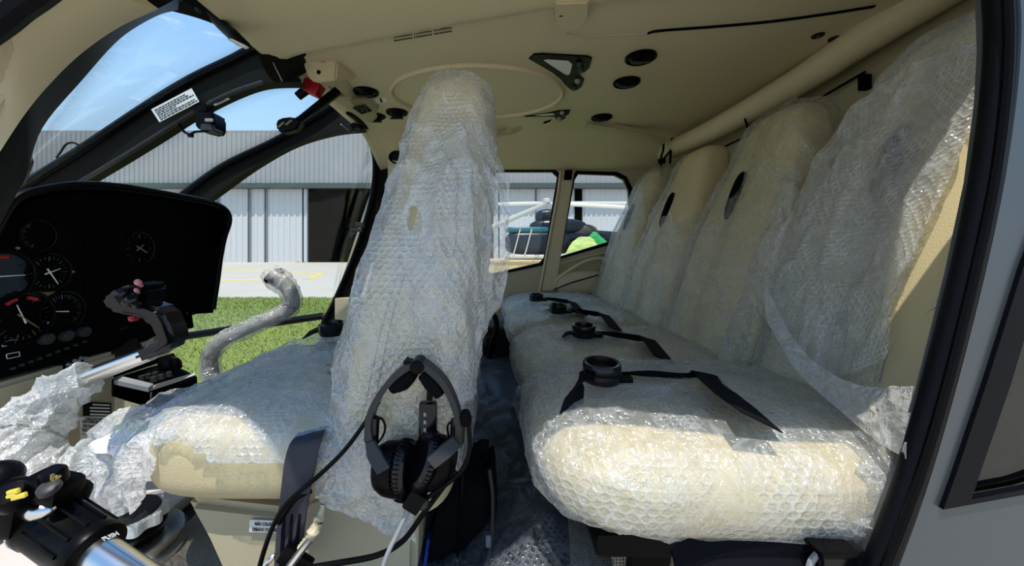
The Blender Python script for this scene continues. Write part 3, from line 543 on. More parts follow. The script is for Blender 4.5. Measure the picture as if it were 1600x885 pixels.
# rotor brake lever
t = thing('brake_lever', P(500, 150, 1.42), 'black overhead lever with red block hanging before the windscreen', 'lever')
m = MB(); m.box(P(489, 138, 1.42), (.066, .05, .05), rot=Matrix.Rotation(.45, 3, 'Y'), bev=.006); m.build('red_block', M['red'], t)
m = MB(); m.tube([P(479, 140, 1.42), P(465, 151, 1.42)], [.018, .016], 12); m.build('red_block_end', M['black'], t)
m = MB(); m.tube([P(528, 142, 1.45), P(500, 164, 1.43), P(470, 186, 1.42), P(445, 200, 1.42)], [.028, .026, .02, .018], 10, flat=.6); m.build('arm', M['black'], t)
m = MB(); m.prism([P(430, 190, 1.40), P(437, 184, 1.40), P(455, 182, 1.40), P(470, 188, 1.40), P(463, 202, 1.40), P(440, 208, 1.40), P(432, 203, 1.40)], (0, .04, 0), bev=.006); kb = m.build('grip', M['black'], t)
for a in (0, 12): m = MB(); m.prism([P(433 + a, 198 - a * .28, 1.397), P(442 + a, 190 - a * .28, 1.397), P(445 + a, 191.5 - a * .28, 1.397), P(436 + a, 199.5 - a * .28, 1.397)], (0, .003, 0)); m.build('gold_stripe', M['gold'], kb, smooth=False)
m = MB(); m.tube([P(515, 134, 1.44), P(526, 148, 1.46), P(527, 150, 1.46)], .007, 8); m.build('pin', M['chrome'], t)
# devices on the windscreen frame
t = thing('mirror_mount', P(340, 30, .98), 'black hinge unit on the windscreen frame close to the roof', 'fitting')
m = MB(); m.prism([P(280, 2, .98), P(300, -6, .98), P(335, -2, .98), P(346, 16, 1.0), P(310, 14, .99)], (0, .04, 0), bev=.004); m.build('plate', M['black'], t)
m = MB(); m.tube(spl([P(318, 12, .98), P(345, 38, 1.0), P(368, 58, 1.0), P(388, 72, 1.0)], 6), [.012, .022, .024, .012], 10, flat=.6); m.build('body', M['black'], t)
m = MB(); m.tube([P(298, 4, .97), P(312, 18, .97)], .006, 8); m.build('pin', M['dgrey'], t)
m = MB(); m.prism([P(355, 61, .985), P(362, 60, .985), P(386, 72, .985), P(380, 74, .985)], (0, .01, 0)); m.build('lens', M['label'], t)
t = thing('compass', P(318, 190, 1.36), 'small black compass hanging under the centre windscreen post', 'compass')
m = MB(); m.prism([P(303, 176, 1.34), P(310, 171, 1.34), P(329, 173, 1.34), P(334, 180, 1.34), P(334, 203, 1.34), P(327, 207, 1.34), P(309, 203, 1.34), P(301, 192, 1.34)], (0, .07, 0), bev=.008); m.build('body', M['black'], t)
m = MB(); m.prism([P(312, 193, 1.335), P(330, 193, 1.335), P(335, 205, 1.335), P(312, 205, 1.335)], (0, .05, 0), bev=.004); m.build('lower_bezel', M['dgrey'], t)
m = MB(); m.box(P(318, 170, 1.36), (.05, .04, .035), bev=.005); m.build('bracket', M['black'], t)
m = MB(); m.box(P(327, 188, 1.333), (.028, .006, .012), bev=.001); m.build('dial_window', M['grey'], t)
m = MB(); m.tube(spl([P(278, 190, 1.37), P(286, 204, 1.36), P(296, 210, 1.35), P(306, 206, 1.34), P(325, 205, 1.34)], 6), .0045, 8); m.build('cable', M['black'], t)
m = MB(); m.box(P(298, 212, 1.345), (.016, .012, .012), bev=.002); m.build('cable_clip', M['black'], t)
# placards on the centre post
def placard(nm, quad, y, lines, lab, cat='placard', mt='label', fs=.8, th=.002):
    q = [P(*p, y) for p in quad]; m = MB(); m.prism(q, (0, th, 0)); o = m.build(nm, M[mt], smooth=False); tag(o, lab, cat)
    r = q[1] - q[0]; d = q[3] - q[0]; nl = max(1, len(lines)); up = -d.normalized(); sz = d.length / nl * fs
    for i, (tx, off) in enumerate(lines): text(tx, sz, q[0] + r * off + d * ((i + .80) / nl) + Vector((0, -.0006, 0)), r, up, M['matte'], o, sx=min(1, (r.length * (.94 - off)) / (len(tx) * sz * .62)))
    return o
pc = placard('placard', [(236, 171), (299, 138), (311, 159), (249, 191)], 1.335, [], 'long white instruction placard stuck on the centre windscreen post')
qa = P(236, 171, 1.334); qr = P(299, 138, 1.334) - qa; qd = P(249, 191, 1.334) - qa; m = MB()
for i, ln_ in enumerate((.80, .86, .96, .50, .92, .95)):
    x = .05; random.seed(i)
    while x < ln_:
        w = random.uniform(.03, .09); a = qa + qr * x + qd * ((i + .9) / 7); b = qa + qr * min(x + w, .96) + qd * ((i + .9) / 7); x += w + .015
        m.prism([a, b, b + qd * .07, a + qd * .07], (0, .0004, 0))
m.build('printed_lines', M['dgrey'], pc, smooth=False, kind='stuff')
m = MB(); m.prism([P(327, 157, 1.35), P(350, 149, 1.35), P(358, 154, 1.35), P(335, 165, 1.35)], (0, .006, 0)); o = m.build('tag_plate', M['label'], smooth=False); tag(o, 'small cream tag plate on the post edge above the compass', 'placard')
m = MB()
for i in range(3): m.prism([P(332 + i * 3, 158 + i * 1.5, 1.349), P(348 + i * 2, 152.5 + i * 1.2, 1.349), P(349 + i * 2, 153 + i * 1.2, 1.349), P(333 + i * 3, 159 + i * 1.5, 1.349)], (0, .0005, 0))
m.build('printed_lines', M['dgrey'], o, smooth=False, kind='stuff')
# outside mirror and wiper
t = thing('side_mirror', P(5, 245, .95), 'black oval outside mirror beyond the front door frame', 'mirror')
m = MB(); m.tube(spl([P(-30, 300, .95), P(-4, 280, .95), P(12, 245, .95), P(18, 210, .95)], 6), [.02, .05, .05, .02], 12, flat=.6); m.build('shell', M['black'], t)
m = MB(); m.tube([P(-60, 330, .95), P(-20, 285, .95)], .012, 8); m.build('stalk', M['black'], t)
m = MB(); m.tube(spl([P(88, 247, 2.0), P(96, 236, 2.0), P(103, 226, 2.0), P(113, 223, 2.0), P(122, 226, 2.0)], 6), .005, 6); m.build('aerial_wire', M['black'], cp)
# hanging belt cords
t = thing('harness_strap', P(1040, 216, 2.2), 'two black cords hanging from the ceiling corner to the far seats', 'cord')
for a in ([(1038, 215), (1036, 236), (1033, 252), (1034, 330)], [(1050, 216), (1048, 238), (1047, 256)], [(1047, 236), (1040, 245), (1034, 251)]):
    m = MB(); m.tube(spl([P(*p, 2.1) for p in a], 4), .006, 6); m.build('cord', M['web'], t)
m = MB(); m.box(P(1034, 252, 2.1), (.035, .03, .03), bev=.006); m.build('clip', M['black'], t)
# ================================================================ instrument panel
XF = -1.085
t = thing('instrument_panel', PX(180, 440, XF), 'black instrument panel with round gauges under a curved hood', 'instrument panel')
lip = [(-60, 480), (-30, 410), (0, 346), (28, 309), (75, 294), (130, 288), (200, 293), (280, 306), (332, 317), (353, 328), (359, 345), (351, 372), (345, 402), (340, 440), (333, 484)]
L0 = [PX(a, b, -1.03) for a, b in lip]; L1 = [p + Vector((-.42, 0, -.03)) for p in L0]
m = MB(); m.band(L0, L1, (0, 0, -.012)); m.tube(spl(L0, 6), .0085, 8); m.build('hood', M['black'], t)
face = [PX(a, b, XF) for a, b in ((-60, 480), (-20, 400), (10, 348), (40, 318), (80, 305), (130, 300), (200, 304), (280, 314), (335, 328), (346, 345), (343, 372), (338, 402), (334, 440), (327, 484), (300, 493), (303, 512), (245, 529), (0, 592), (-60, 607))]
m = MB(); m.prism(face, (-.25, 0, 0)); m.build('face_panel', M['matte'], t, smooth=False)
def G(px, py, d=0): return PX(px, py, XF + d)
def gauge(px, py, r, needles=(), nt=24, arc=(0, 360), dial='matte', reds=()):
    c = G(px, py); m = MB(); m.lathe([(r * 1.14, 0), (r * 1.14, .006), (r * 1.02, .007), (r, .002), (r, .001)], c, (1, 0, 0), 30); b = m.build('gauge', M['black'], t)
    m = MB(); m.lathe([(r, .001), (r * .98, .0025), (.001, .0025)], c, (1, 0, 0), 30); m.build('dial', M[dial], b)
    def pt(a, q, d=.0035): a = math.radians(a); return c + Vector((d, q * r * math.sin(a), q * r * math.cos(a)))
    m = MB()
    for i in range(nt):
        a = arc[0] + (arc[1] - arc[0]) * i / nt; q = .78 if i % 3 else .68; m.tube([pt(a, q), pt(a, .92)], .0009 if i % 3 else .0015, 4)
    m.build('scale_marks', M['dgrey'], b, kind='stuff')
    for a, l, mt in needles: m = MB(); m.tube([pt(a + 180, .25, .005), pt(a, l, .005)], [.0018, .0009], 6); m.build('needle', M[mt], b)
    for a0, a1 in reds: m = MB(); m.tube([pt(a0 + (a1 - a0) * k / 6, .82, .0045) for k in range(7)], .004, 6); m.build('red_arc', M['red'], b)
gauge(75, 426, .042, ((150, .8, 'label'), (70, .55, 'label'))); gauge(2, 432, .052, ((90, .8, 'label'),), 20, (0, 360), 'screen', ((-40, 10),)); gauge(33, 497, .056, ((135, .75, 'gold'), (-20, .6, 'label')), 20, (30, 300), 'matte', ((-40, -15), (10, 35)))
gauge(96, 487, .046, ((-80, .5, 'label'),), 20, (-30, 150)); gauge(56, 368, .034, (), 14, (200, 340)); gauge(216, 388, .045, ((120, .8, 'grey'), (50, .4, 'grey')), 12)
m = MB(); m.prism([G(33, 459, .002), G(85, 453, .002), G(87, 462, .002), G(35, 468, .002)], (-.002, 0, 0)); m.build('gold_placard', M['gold'], t, smooth=False)
for a in ((3, 533, 23, 540), (10, 552, 30, 559)):
    m = MB(); q = [G(a[0], a[1] + 2, .002), G(a[2], a[1] - 2, .002), G(a[2] + 1, a[3] - 2, .002), G(a[0] + 1, a[3] + 2, .002)]; m.tube(q + [q[0]], .0008, 4); m.build('outline_mark', M['label'], t)
for a, b in ((100, 525), (127, 519), (68, 530)): m = MB(); m.lathe([(.014, 0), (.013, .014), (.009, .016)], G(a, b), (1, 0, 0), 14); m.build('knob', M['dgrey'], t)
def scr(px, py, w, h, mt='matte'): m = MB(); m.box(G(px, py, .003), (.006, w, h), bev=.002); return m.build('display', M[mt], t)
scr(98, 370, .035, .07); scr(165, 380, .10, .11); scr(165, 440, .10, .05); scr(255, 400, .12, .05); scr(262, 455, .13, .05); scr(262, 490, .14, .03)
text('MAIN', .006, G(255, 479, .008), (0, 1, 0), (0, 0, 1), M['dgrey'], t); text('PS-OUT', .007, G(187, 516, .004), (0, 1, 0), (0, 0, 1), M['dgrey'], t)
m = MB()
for i in range(9):
    m.box(G(20 + i * 14, 576 - i * 5.2, .003), (.006, .008, .006), bev=.001)
for i in range(7): m.box(G(232 + i * 10, 505 - i * 2.6, .004), (.006, .006, .008), bev=.001)
m.build('switches', M['dgrey'], t, kind='stuff')
m = MB(); m.prism([G(100, 560, .01), G(128, 553, .01), G(134, 575, .01), G(102, 584, .01)], (-.02, 0, 0)); lp = m.build('lower_switch_plate', M['black'], t, smooth=False)
for a, b in ((106, 570), (116, 564), (126, 560), (122, 573)): m = MB(); m.lathe([(.005, 0), (.003, .008), (.004, .014)], G(a, b, .01), (1, 0, 0), 8); m.build('toggle', M['grey'], lp)
for a, b in ((113, 425), (28, 455), (74, 505), (27, 388)): m = MB(); m.lathe([(.004, 0), (.003, .003)], G(a, b), (1, 0, 0), 8); m.build('screw', M['grey'], t)
# kick panel under the instruments
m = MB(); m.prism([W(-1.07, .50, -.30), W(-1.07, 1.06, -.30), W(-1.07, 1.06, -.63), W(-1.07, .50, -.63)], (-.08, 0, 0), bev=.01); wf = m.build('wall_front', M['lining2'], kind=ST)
K = lambda px, py, d=.0: PX(px, py, -1.07 + d)
def kpl(poly, mt, lab): m = MB(); m.prism([K(*p, .003) for p in poly], (-.003, 0, 0)); o = m.build('placard', M[mt], smooth=False); tag(o, lab, 'placard'); return o
o = kpl([(131, 628), (174, 630), (174, 650), (131, 650)], 'olive', 'dark placard with four white bars on the beige kick panel')
for i, (a, b) in enumerate(((145, 631.5), (141, 636.5), (141, 641.5), (141, 646.5))): m = MB(); m.prism([K(a, b, .0036), K(172, b + 1, .0036), K(172, b + 3.4, .0036), K(a, b + 2.4, .0036)], (-.001, 0, 0)); m.build('white_bar', M['label'], o, smooth=False)
o = kpl([(127, 651.5), (176, 651.5), (176, 690), (128, 690)], 'label', 'white load limit placard with black lettering below the striped placard')
hz = .0105
for tx, px, py in (('CARGAS NA', 132, 656.8), ('DISTRIBUIDAS', 128.5, 661.5), ('300 Kg/m² - G', 129, 667.8), ('PISO BAGAG.', 129, 675.2)): text(tx, hz, K(px, py, .0036), K(px + 40, py + 1, .0036) - K(px, py, .0036), (0, 0, 1), M['matte'], o, sx=.86)
m = MB(); m.prism([K(127, 669.5, .0036), K(174, 669.5, .0036), K(174, 670.2, .0036), K(127, 670.2, .0036)], (-.001, 0, 0)); m.prism([K(127, 678.5, .0036), K(174, 678.5, .0036), K(174, 679.3, .0036), K(127, 679.3, .0036)], (-.001, 0, 0)); m.build('rule_line', M['dgrey'], o, smooth=False)
# centre console
t = thing('centre_console', P(235, 580, 1.1), 'black radio console jutting out below the instrument panel', 'console')
m = MB(); m.prism([P(142, 545, 1.04), P(240, 518, 1.2), P(268, 548, 1.2), P(170, 582, 1.04)], (-.06, .03, -.05)); fp = m.build('sloped_panel', M['lining2'], t, smooth=False)
m = MB(); m.prism([P(148, 549, 1.03), P(215, 529, 1.13), P(226, 548, 1.13), P(160, 570, 1.03)], (0, -.004, .003)); m.build('radio_face', M['gloss'], fp, smooth=False)
m = MB(); m.prism([P(172, 592, 1.0), P(262, 564, 1.13), P(310, 588, 1.13), P(237, 612, 1.0)], (0, 0, -.05), bev=.004); bx_ = m.build('radio_box', M['black'], t)
m = MB(); m.prism([P(175, 583, 1.0), P(258, 556, 1.13), P(262, 563, 1.13), P(178, 591, 1.0)], (0, .03, 0)); m.build('switch_row', M['black'], t, smooth=False)
m = MB(); m.prism([P(235, 611, .998), P(306, 588, 1.128), P(303, 585, 1.128), P(243, 603, .998)], (0, 0, .004)); m.build('worn_edge', M['label'], bx_, smooth=False)
for i, (a, b) in enumerate(((222, 594), (232, 591), (243, 588), (253, 584), (263, 580), (240, 596), (252, 592), (264, 588))): m = MB(); m.lathe([(.008, 0), (.007, .012)], P(a, b, 1.03 + i % 5 * .02), (0, -.1, 1), 10); m.build('knob', M['dgrey'], bx_)
for a, b, r in ((262, 571, .022), (276, 572, .014)): m = MB(); m.lathe([(r, 0), (r * .95, .02), (r * .6, .03)], P(a, b + 3, 1.1), (.1, -.3, 1), 14); m.build('large_knob', M['black'], bx_)
m = MB(); m.prism([P(178, 602, 1.0), P(236, 614, 1.0), P(232, 660, 1.0), P(180, 660, 1.0)], (-.02, .14, 0)); m.build('pedestal', M['lining2'], t, smooth=False)
m = MB(); m.prism([P(178, 594, .985), P(232, 606, .985), P(240, 600, 1.0), P(190, 588, 1.0)], (0, 0, -.012)); m.build('map_tray', M['grey'], t, smooth=False)
# ================================================================ rear seats
def ip(tab, v):
    n = len(tab) - 1; x = v * n; i = min(int(x), n - 1); t = x - i; a = tab[max(i - 1, 0)]; b = tab[i]; c = tab[i + 1]; d = tab[min(i + 2, n)]
    return [.5 * (2 * q + (r - p) * t + (2 * p - 5 * q + 4 * r - s) * t * t + (3 * q - p - 3 * r + s) * t ** 3) for p, q, r, s in zip(a, b, c, d)]
def backf(tab, yc, off=0, e=.5, flare=0):
    def fn(u, v):
        z, xf, xb, hw = ip(tab, v); a = 2 * math.pi * u; hx = (xb - xf) / 2 + off; w = hw + off
        if off: z += off * max(0, (v - .75)) * 4
        if flare: w += flare * (1 - v) ** 3; hx += flare * .5 * (1 - v) ** 3
        return Vector(((xf + xb) / 2 - hx * sq(math.cos(a), e), yc + w * sq(math.sin(a), e), H + z))
    return fn
RB = [(-.42, .60, .78, .20), (-.36, .62, .82, .212), (-.2, .672, .87, .217), (0, .735, .93, .212), (.12, .78, .965, .190), (.22, .82, .985, .155), (.32, .86, 1.01, .128), (.39, .885, 1.02, .108), (.425, .91, 1.015, .085), (.44, .94, 1.0, .05), (.445, .965, .975, .005)]
def plain(fn, nu, nv): m = mesh_grid(grid(fn, nu, nv, True), True); m.uv = None; return m
Y0, DY = .72, .47
def rear_seat():
    t = thing('passenger_seat', W(.45, Y0, -.62), '', 'seat', 'beige leather rear seats in a row')
    plain(backf(RB, Y0), 40, 60).build('backrest', M['leather'], t, ang=80)
    plain(superq(W(.378, Y0, -.362), (.300, .226, .076), .72, .5), 56, 24).build('cushion', M['leather'], t, ang=80)
    A = np.array(grid(superq(W(.965 - .10, Y0, .0), (.02, .03, .1)), 3, 3)); sl = plain(superq((0, 0, 0), (.014, .023, .085), .8, .8), 14, 10)
    rt = Matrix.Rotation(.34, 3, 'Y'); sl.v = [tuple(rt @ Vector(v) + W(.797, Y0 + .02, .165)) for v in sl.v]; sl.build('harness_slot', M['matte'], t, ang=80)
    m = MB()
    for sy in (-1, 1):
        q = [backf(RB, Y0, .002)(.25 * sy + .25 * (1 - sy) + sy * -.045, v / 14) for v in range(1, 11)]; m.tube(spl(q, 3), .003, 6)
    m.build('stitching', M['lining2'], t)
    m = MB(); m.box(W(.38, Y0, -.432), (.46, .38, .035), bev=.01); m.build('seat_pan', M['black'], t)
    for x in (.2, .52):
        for dy in (-.14, .11): m = MB(); m.prism([W(x, Y0 + dy, -.62), W(x + .06, Y0 + dy, -.62), W(x + .09, Y0 + dy, -.44), W(x + .03, Y0 + dy, -.44)], (0, .03, 0)); m.build('leg', M['black'], t, smooth=False)
    return t
def FP(px, py, off=0):
    a = (px - CX) / F; b = (py - CY) / F; y = (.749 - off) / (a + .34 * b); return P(px, py, y)
s0 = rear_seat()
for i, lab in enumerate(('rear seat nearest the open door, its leather side bare in the sun', 'second rear seat from the open door, wholly wrapped with dark slot showing', 'third rear seat from the open door, bare headrest through torn wrap', 'rear seat against the far side windows, last of the row')):
    s = s0 if i == 0 else copy_tree(s0, (0, DY * i, 0)); s['label'] = lab
for lo_ in ([(1366, 596), (1380, 548), (1410, 508), (1450, 478), (1478, 462)], [(1374, 598), (1388, 553), (1416, 515), (1454, 486), (1480, 472)]):
    m = MB(); m.tube(spl([FP(*p, .008) for p in lo_], 6), .0011, 5); m.build('side_stitching', M['grey'], s0)
for q in ([(946, 808), (1003, 828), (1018, 905), (962, 905)], [(1009, 830), (1066, 845), (1080, 905), (1024, 905)]):
    m = MB(); m.prism([P(*p, .60) for p in q], (0, .01, 0)); m.build('perforated_panel', M['mesh'], s0, smooth=False)
# wraps
def tubefn(sp, rad):
    pts = spl(sp, 10); n = len(pts); rr = lerp_list(list(rad), n)
    def fn(u, v):
        x = v * (n - 1); i = min(int(x), n - 2); p = pts[i].lerp(pts[i + 1], x - i); d = (pts[i + 1] - pts[i]).normalized(); a, b, _ = basis(d); r = rr[i] + (rr[i + 1] - rr[i]) * (x - i)
        return p + a * math.cos(2 * math.pi * u) * r + b * math.sin(2 * math.pi * u) * r
    return fn
def autoflip(fn, nu, nv):
    A = grid(fn, nu, nv, True); N = normals(A, True); return 1 if ((A - A.mean((0, 1))) * N).sum() > 0 else -1
def cwrap(nm, fn, nu, nv, amp, sc, seed, mt, lab, st=(1, 1, 1), cut=None, ampf=None, group=None):
    fl = autoflip(fn, 20, 20); m = film(fn, nu, nv, amp, sc, seed, st, True, fl, cut, ampf); o = m.build(nm, M[mt], ang=180); tag(o, lab, 'plastic wrap', group); return o
GB = 'bubble wraps around the rear backrests'; GC = 'bubble wraps over the rear cushions'
cwrap('bubble_wrap', backf(RB, Y0, .016), 110, 130, .010, 11, 1, 'wrapn', 'tight bubble wrap on the front of the backrest nearest the open door', (.6, 1, .5), cut=lambda c: c[1] < .632 + .012 * math.sin(c[2] * 31) + max(0, H - .12 - c[2]) * .05 and c[2] < H + .215, group=GB)
cwrap('bubble_wrap', backf(RB, Y0 + DY, .014, flare=.012), 110, 120, .014, 10, 2, 'wrapt', 'clear bubble wrap around the second backrest from the open door', (.6, 1, .45), group=GB)
cwrap('bubble_wrap', backf(RB, Y0 + 2 * DY, .014, flare=.012), 100, 110, .016, 10, 3, 'wrap', 'torn bubble wrap on the backrest with the bare headrest', (.6, 1, .45), cut=lambda c: c[2] > H + .12 + .03 * math.sin(c[1] * 40) and c[1] < Y0 + 2 * DY + .05, group=GB)
cwrap('bubble_wrap', backf(RB, Y0 + 3 * DY, .014, flare=.02), 90, 100, .018, 10, 4, 'wrap', 'bubble wrap on the backrest beside the far side window', (.6, 1, .45), group=GB)
for i, lab in enumerate(('sunlit bubble wrap over the rear cushion nearest the open door', 'bubble wrap over the second rear cushion from the open door', 'bubble wrap over the third rear cushion from the open door', 'bubble wrap over the farthest rear cushion by the side wall')):
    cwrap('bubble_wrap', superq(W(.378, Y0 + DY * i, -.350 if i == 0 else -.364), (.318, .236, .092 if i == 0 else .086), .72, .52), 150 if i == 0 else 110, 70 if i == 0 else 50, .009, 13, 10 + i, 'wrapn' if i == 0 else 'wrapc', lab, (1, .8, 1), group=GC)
rows = [[(1330, 165), (1430, 96), (1545, 62)], [(1268, 262), (1400, 210), (1540, 128)], [(1228, 350), (1362, 318), (1505, 225)], [(1194, 440), (1322, 428), (1440, 372)], [(1203, 500), (1305, 508), (1404, 470)], [(1255, 585), (1335, 588), (1386, 560)]]
A = film(bil([[FP(*p, .045 - .01 * (i % 2)) for i, p in enumerate(r)] for r in rows]), 110, 130, .016, 9, 21, (.5, 1, .35), flip=-1)
tag(A.build('loose_sheet', M['sheet'], ang=180), 'loose bubble sheet hanging over the wrapped backrest nearest the door', 'plastic wrap')
rows = [[(1194, 440), (1240, 530), (1310, 590), (1385, 603), (1430, 604)], [(1196, 480), (1235, 545), (1300, 610), (1370, 640), (1425, 640)], [(1200, 505), (1245, 580), (1310, 640), (1370, 690), (1420, 720)]]
A = film(bil([[FP(*p, .06 + .06 * (i / 4) + .012 * k) for i, p in enumerate(r)] for k, r in enumerate(rows)]), 90, 40, .008, 12, 22, flip=-1)
tag(A.build('loose_sheet', M['crump'], ang=180), 'curled lower flap of bubble sheet drooping towards the near cushion', 'plastic wrap')
A = film(bil([[P(1300, 690, .62), P(1350, 680, .58), P(1400, 700, .52)], [P(1310, 740, .56), P(1350, 740, .52), P(1395, 760, .49)], [P(1290, 800, .53), P(1340, 800, .5), P(1375, 820, .48)], [P(1270, 845, .52), P(1330, 848, .49), P(1360, 855, .48)]]), 60, 60, .02, 16, 23, flip=-1)
tag(A.build('crumpled_film', M['crump'], ang=180), 'crumpled film bunched at the near cushion corner by the door post', 'plastic wrap')
A = film(bil([[P(838, 512, 1.50), P(846, 545, 1.28), P(862, 600, 1.02), P(884, 665, .82)], [P(822, 560, 1.50), P(832, 600, 1.28), P(846, 650, 1.02), P(868, 690, .84)], [P(800, 632, 1.36), P(812, 660, 1.2), P(830, 690, 1.02), P(860, 700, .88)]]), 60, 60, .02, 11, 24)
tag(A.build('film_skirt', M['wrapt'], ang=180), 'thin film hanging off the front edge of the middle rear cushions', 'plastic wrap')
A = film(bil([[P(822, 470, 1.95), P(812, 480, 2.1), P(808, 478, 2.3)], [P(812, 500, 1.9), P(800, 505, 2.1), P(795, 500, 2.3)], [P(805, 535, 1.9), P(790, 535, 2.1), P(785, 530, 2.3)]]), 40, 40, .02, 12, 25)
tag(A.build('film_skirt', M['wrap'], ang=180), 'film bunched over the front of the farthest rear cushion', 'plastic wrap')
def gather(sp, r, seed, lab, mt='crump'):
    A = film(tubefn(sp, r), 36, 120, .016, 22, seed, (1, 1, .6), closed=True); tag(A.build('gathered_film', M[mt], ang=180), lab, 'plastic wrap')
gather([FP(1243, 262, .0), FP(1222, 330, .0), FP(1196, 410, -.01), FP(1160, 500, -.01), FP(1136, 580, .0)], (.014, .02, .026, .024, .02), 61, 'gathered film edge running down between the first and second rear backrests', 'wrap')
# rear belts
def rear_belt(i, bp, front, back, lab):
    ZB = -.244 if i == 0 else -.262
    bp = (bp[0], bp[1], min(bp[2], -ZB * F / (bp[1] - CY)))
    front = [(*p[:2], p[2] - .03, *p[3:]) for p in front]; back = [(p[0], p[1], min(p[2], -(ZB - .006) * F / (p[1] - CY)), *p[3:]) for p in back]
    c = P(*bp); t = thing('seat_belt', c, lab, 'seat belt', 'lap belts lying on the wrapped rear cushions')
    r = .036; m = MB(); m.lathe([(r * .95, -.012), (r, -.008), (r, .004), (r * .93, .006), (r * .97, .009), (r, .012), (r, .02), (r * .93, .023), (r * .78, .022), (r * .74, .014), (.001, .012)], c, (0, -.06, 1), 32); b = m.build('buckle', M['gloss'], t)
    m = MB(); m.box(c + Vector((.03, 0, -.008)), (.05, .035, .012), bev=.003); m.build('tongue', M['black'], b)
    m = MB(); m.ribbon([P(*p[:3]) for p in front], [(p[3], p[4], p[5]) for p in front], [(-.5, -.2, 1)] * len(front), .0015); m.build('front_strap', M['web'], t, ang=60)
    m = MB(); m.ribbon([P(*p[:3]) for p in back], [(p[3], p[4], p[5]) for p in back], [(-.3, -.3, 1)] * len(back), .0015); m.build('rear_strap', M['web'], t, ang=60)
    return t
rear_belt(0, (940, 584, .73), [(925, 585, .74, 0, .05, .0), (906, 591, .70, .01, .05, .0), (898, 614, .675, .04, .03, .01), (893, 640, .66, .045, .02, .012)], [(958, 583, .74, 0, .03, -.01), (1010, 584, .76, 0, .03, -.02), (1068, 588, .78, .0, .02, -.016), (1098, 583, .78, .05, .01, -.012), (1112, 596, .76, .06, .01, -.02), (1150, 628, .70, .065, .0, -.025), (1190, 660, .66, .06, .0, -.03)], 'lap belt with large round black buckle on the sunlit near cushion')
def far_belt(i, cx_, cy_, lab):
    y = Y0 + DY * i; sc = F / y
    q = lambda dx, dy, d=0: (cx_ + dx * sc, cy_ - dy * sc, y + d)
    return rear_belt(i, (cx_, cy_, y), [(*q(-.03, 0), 0, .04, 0), (*q(-.06, -.008), .01, .045, 0), (*q(-.085, -.035), .03, .03, .01), (*q(-.10, -.065, .02), .04, .02, .012)], [(*q(.03, 0), 0, .035, -.01), (*q(.10, -.008), 0, .03, -.02), (*q(.175, -.02), 0, .02, -.02), (*q(.20, -.02), .05, 0, -.012), (*q(.225, -.045), .05, 0, -.02), (*q(.26, -.09, -.02), .05, 0, -.02)], lab)
far_belt(1, 912, 519, 'lap belt with round buckle on the second wrapped cushion from the door'); far_belt(2, 872, 484, 'lap belt with round buckle on the third wrapped cushion from the door'); far_belt(3, 838, 466, 'lap belt on the farthest wrapped cushion by the side wall')
# strap and buckle below the near cushion
t = thing('anchor_belt', P(1200, 870, .5), 'black belt and square buckle running under the near wrapped cushion', 'seat belt')
m = MB(); m.ribbon([P(1050, 862, .53), P(1120, 876, .51), P(1200, 879, .50), P(1275, 876, .495)], [(0, .02, .045)] * 4, (0, -1, .3), .002); m.build('strap', M['web'], t)
m = MB(); m.box(P(1302, 872, .485), (.055, .035, .045), bev=.005); b = m.build('buckle', M['gloss'], t)
m = MB(); m.box(P(1300, 856, .475), (.05, .03, .008), bev=.003); m.build('release_plate', M['black'], b)
m = MB(); m.tube(spl([P(1262, 900, .48), P(1268, 878, .48), P(1280, 862, .48), P(1275, 850, .48)], 5), .004, 6); m.build('cable', M['grey'], t)
# floor films
def ff(u, v):
    x = -.25 + .46 * u; y = .55 + 1.45 * v; z = -.60 + .018 * mn.noise(Vector((x * 5, y * 5, 1))) + (.10 * max(0, 1 - ((x - .10) / .16) ** 2 - ((y - .66) / .3) ** 2))
    return W(x, y, z)
A = film(ff, 90, 180, .016, 8, 31); tag(A.build('floor_sheet', M['floorf'], ang=180), 'wrinkled clear film spread over the dark carpet between the seat rows', 'plastic wrap')
# ================================================================ front seat
FB = [(-.46, -.30, -.07, .22), (-.38, -.295, -.06, .225), (-.25, -.275, -.05, .228), (-.1, -.245, -.035, .225), (.05, -.205, -.02, .20), (.16, -.18, -.012, .16), (.25, -.16, -.008, .13), (.31, -.143, -.012, .115), (.345, -.125, -.025, .09), (.362, -.105, -.04, .05), (.366, -.08, -.06, .005)]
YP = .85
t = thing('pilot_seat', W(-.3, YP, -.6), 'beige front seat beside the open door, draped in bubble wrap', 'seat')
plain(backf(FB, YP), 40, 60).build('backrest', M['leather'], t, ang=80)
A = plain(superq(W(-.365, .862, -.372), (.265, .255, .078), .5, .42), 56, 28); A.build('cushion', M['leather'], t, ang=80)
m = MB(); m.prism([P(283, 782, .64), P(318, 845, .64), P(345, 905, .64), P(650, 905, .64), P(655, 720, .64), P(500, 770, .64), P(440, 800, .64)], (0, .40, 0), bev=.012); ba = m.build('base_shell', M['lining2'], t)
m = MB()
for e in (0, .012): m.tube(spl([P(575 - e * 1500, 690, .606), P(583 - e * 1200, 640, .603), P(595 - e * 1100, 580, .602), P(612 - e * 1000, 500, .604), P(632 - e * 900, 430, .612)], 5), .0014, 5)
m.build('stitching', M['grey'], t)
o = None
q = [P(390, 813, .634), P(462, 816, .634), P(462, 834, .634), P(389, 832, .634)]; m = MB(); m.prism(q, (0, .002, 0)); o = m.build('placard', M['label'], ba, smooth=False)
for tx, px, py in (('NÃO COLOCAR NADA', 398, 821.5), ('DEBAIXO DO ASSENTO', 394, 830)): text(tx, .0082, P(px, py, .6335), (1, 0, -.04), (0, 0, 1), M['matte'], ba, name='lettering', sx=.60)
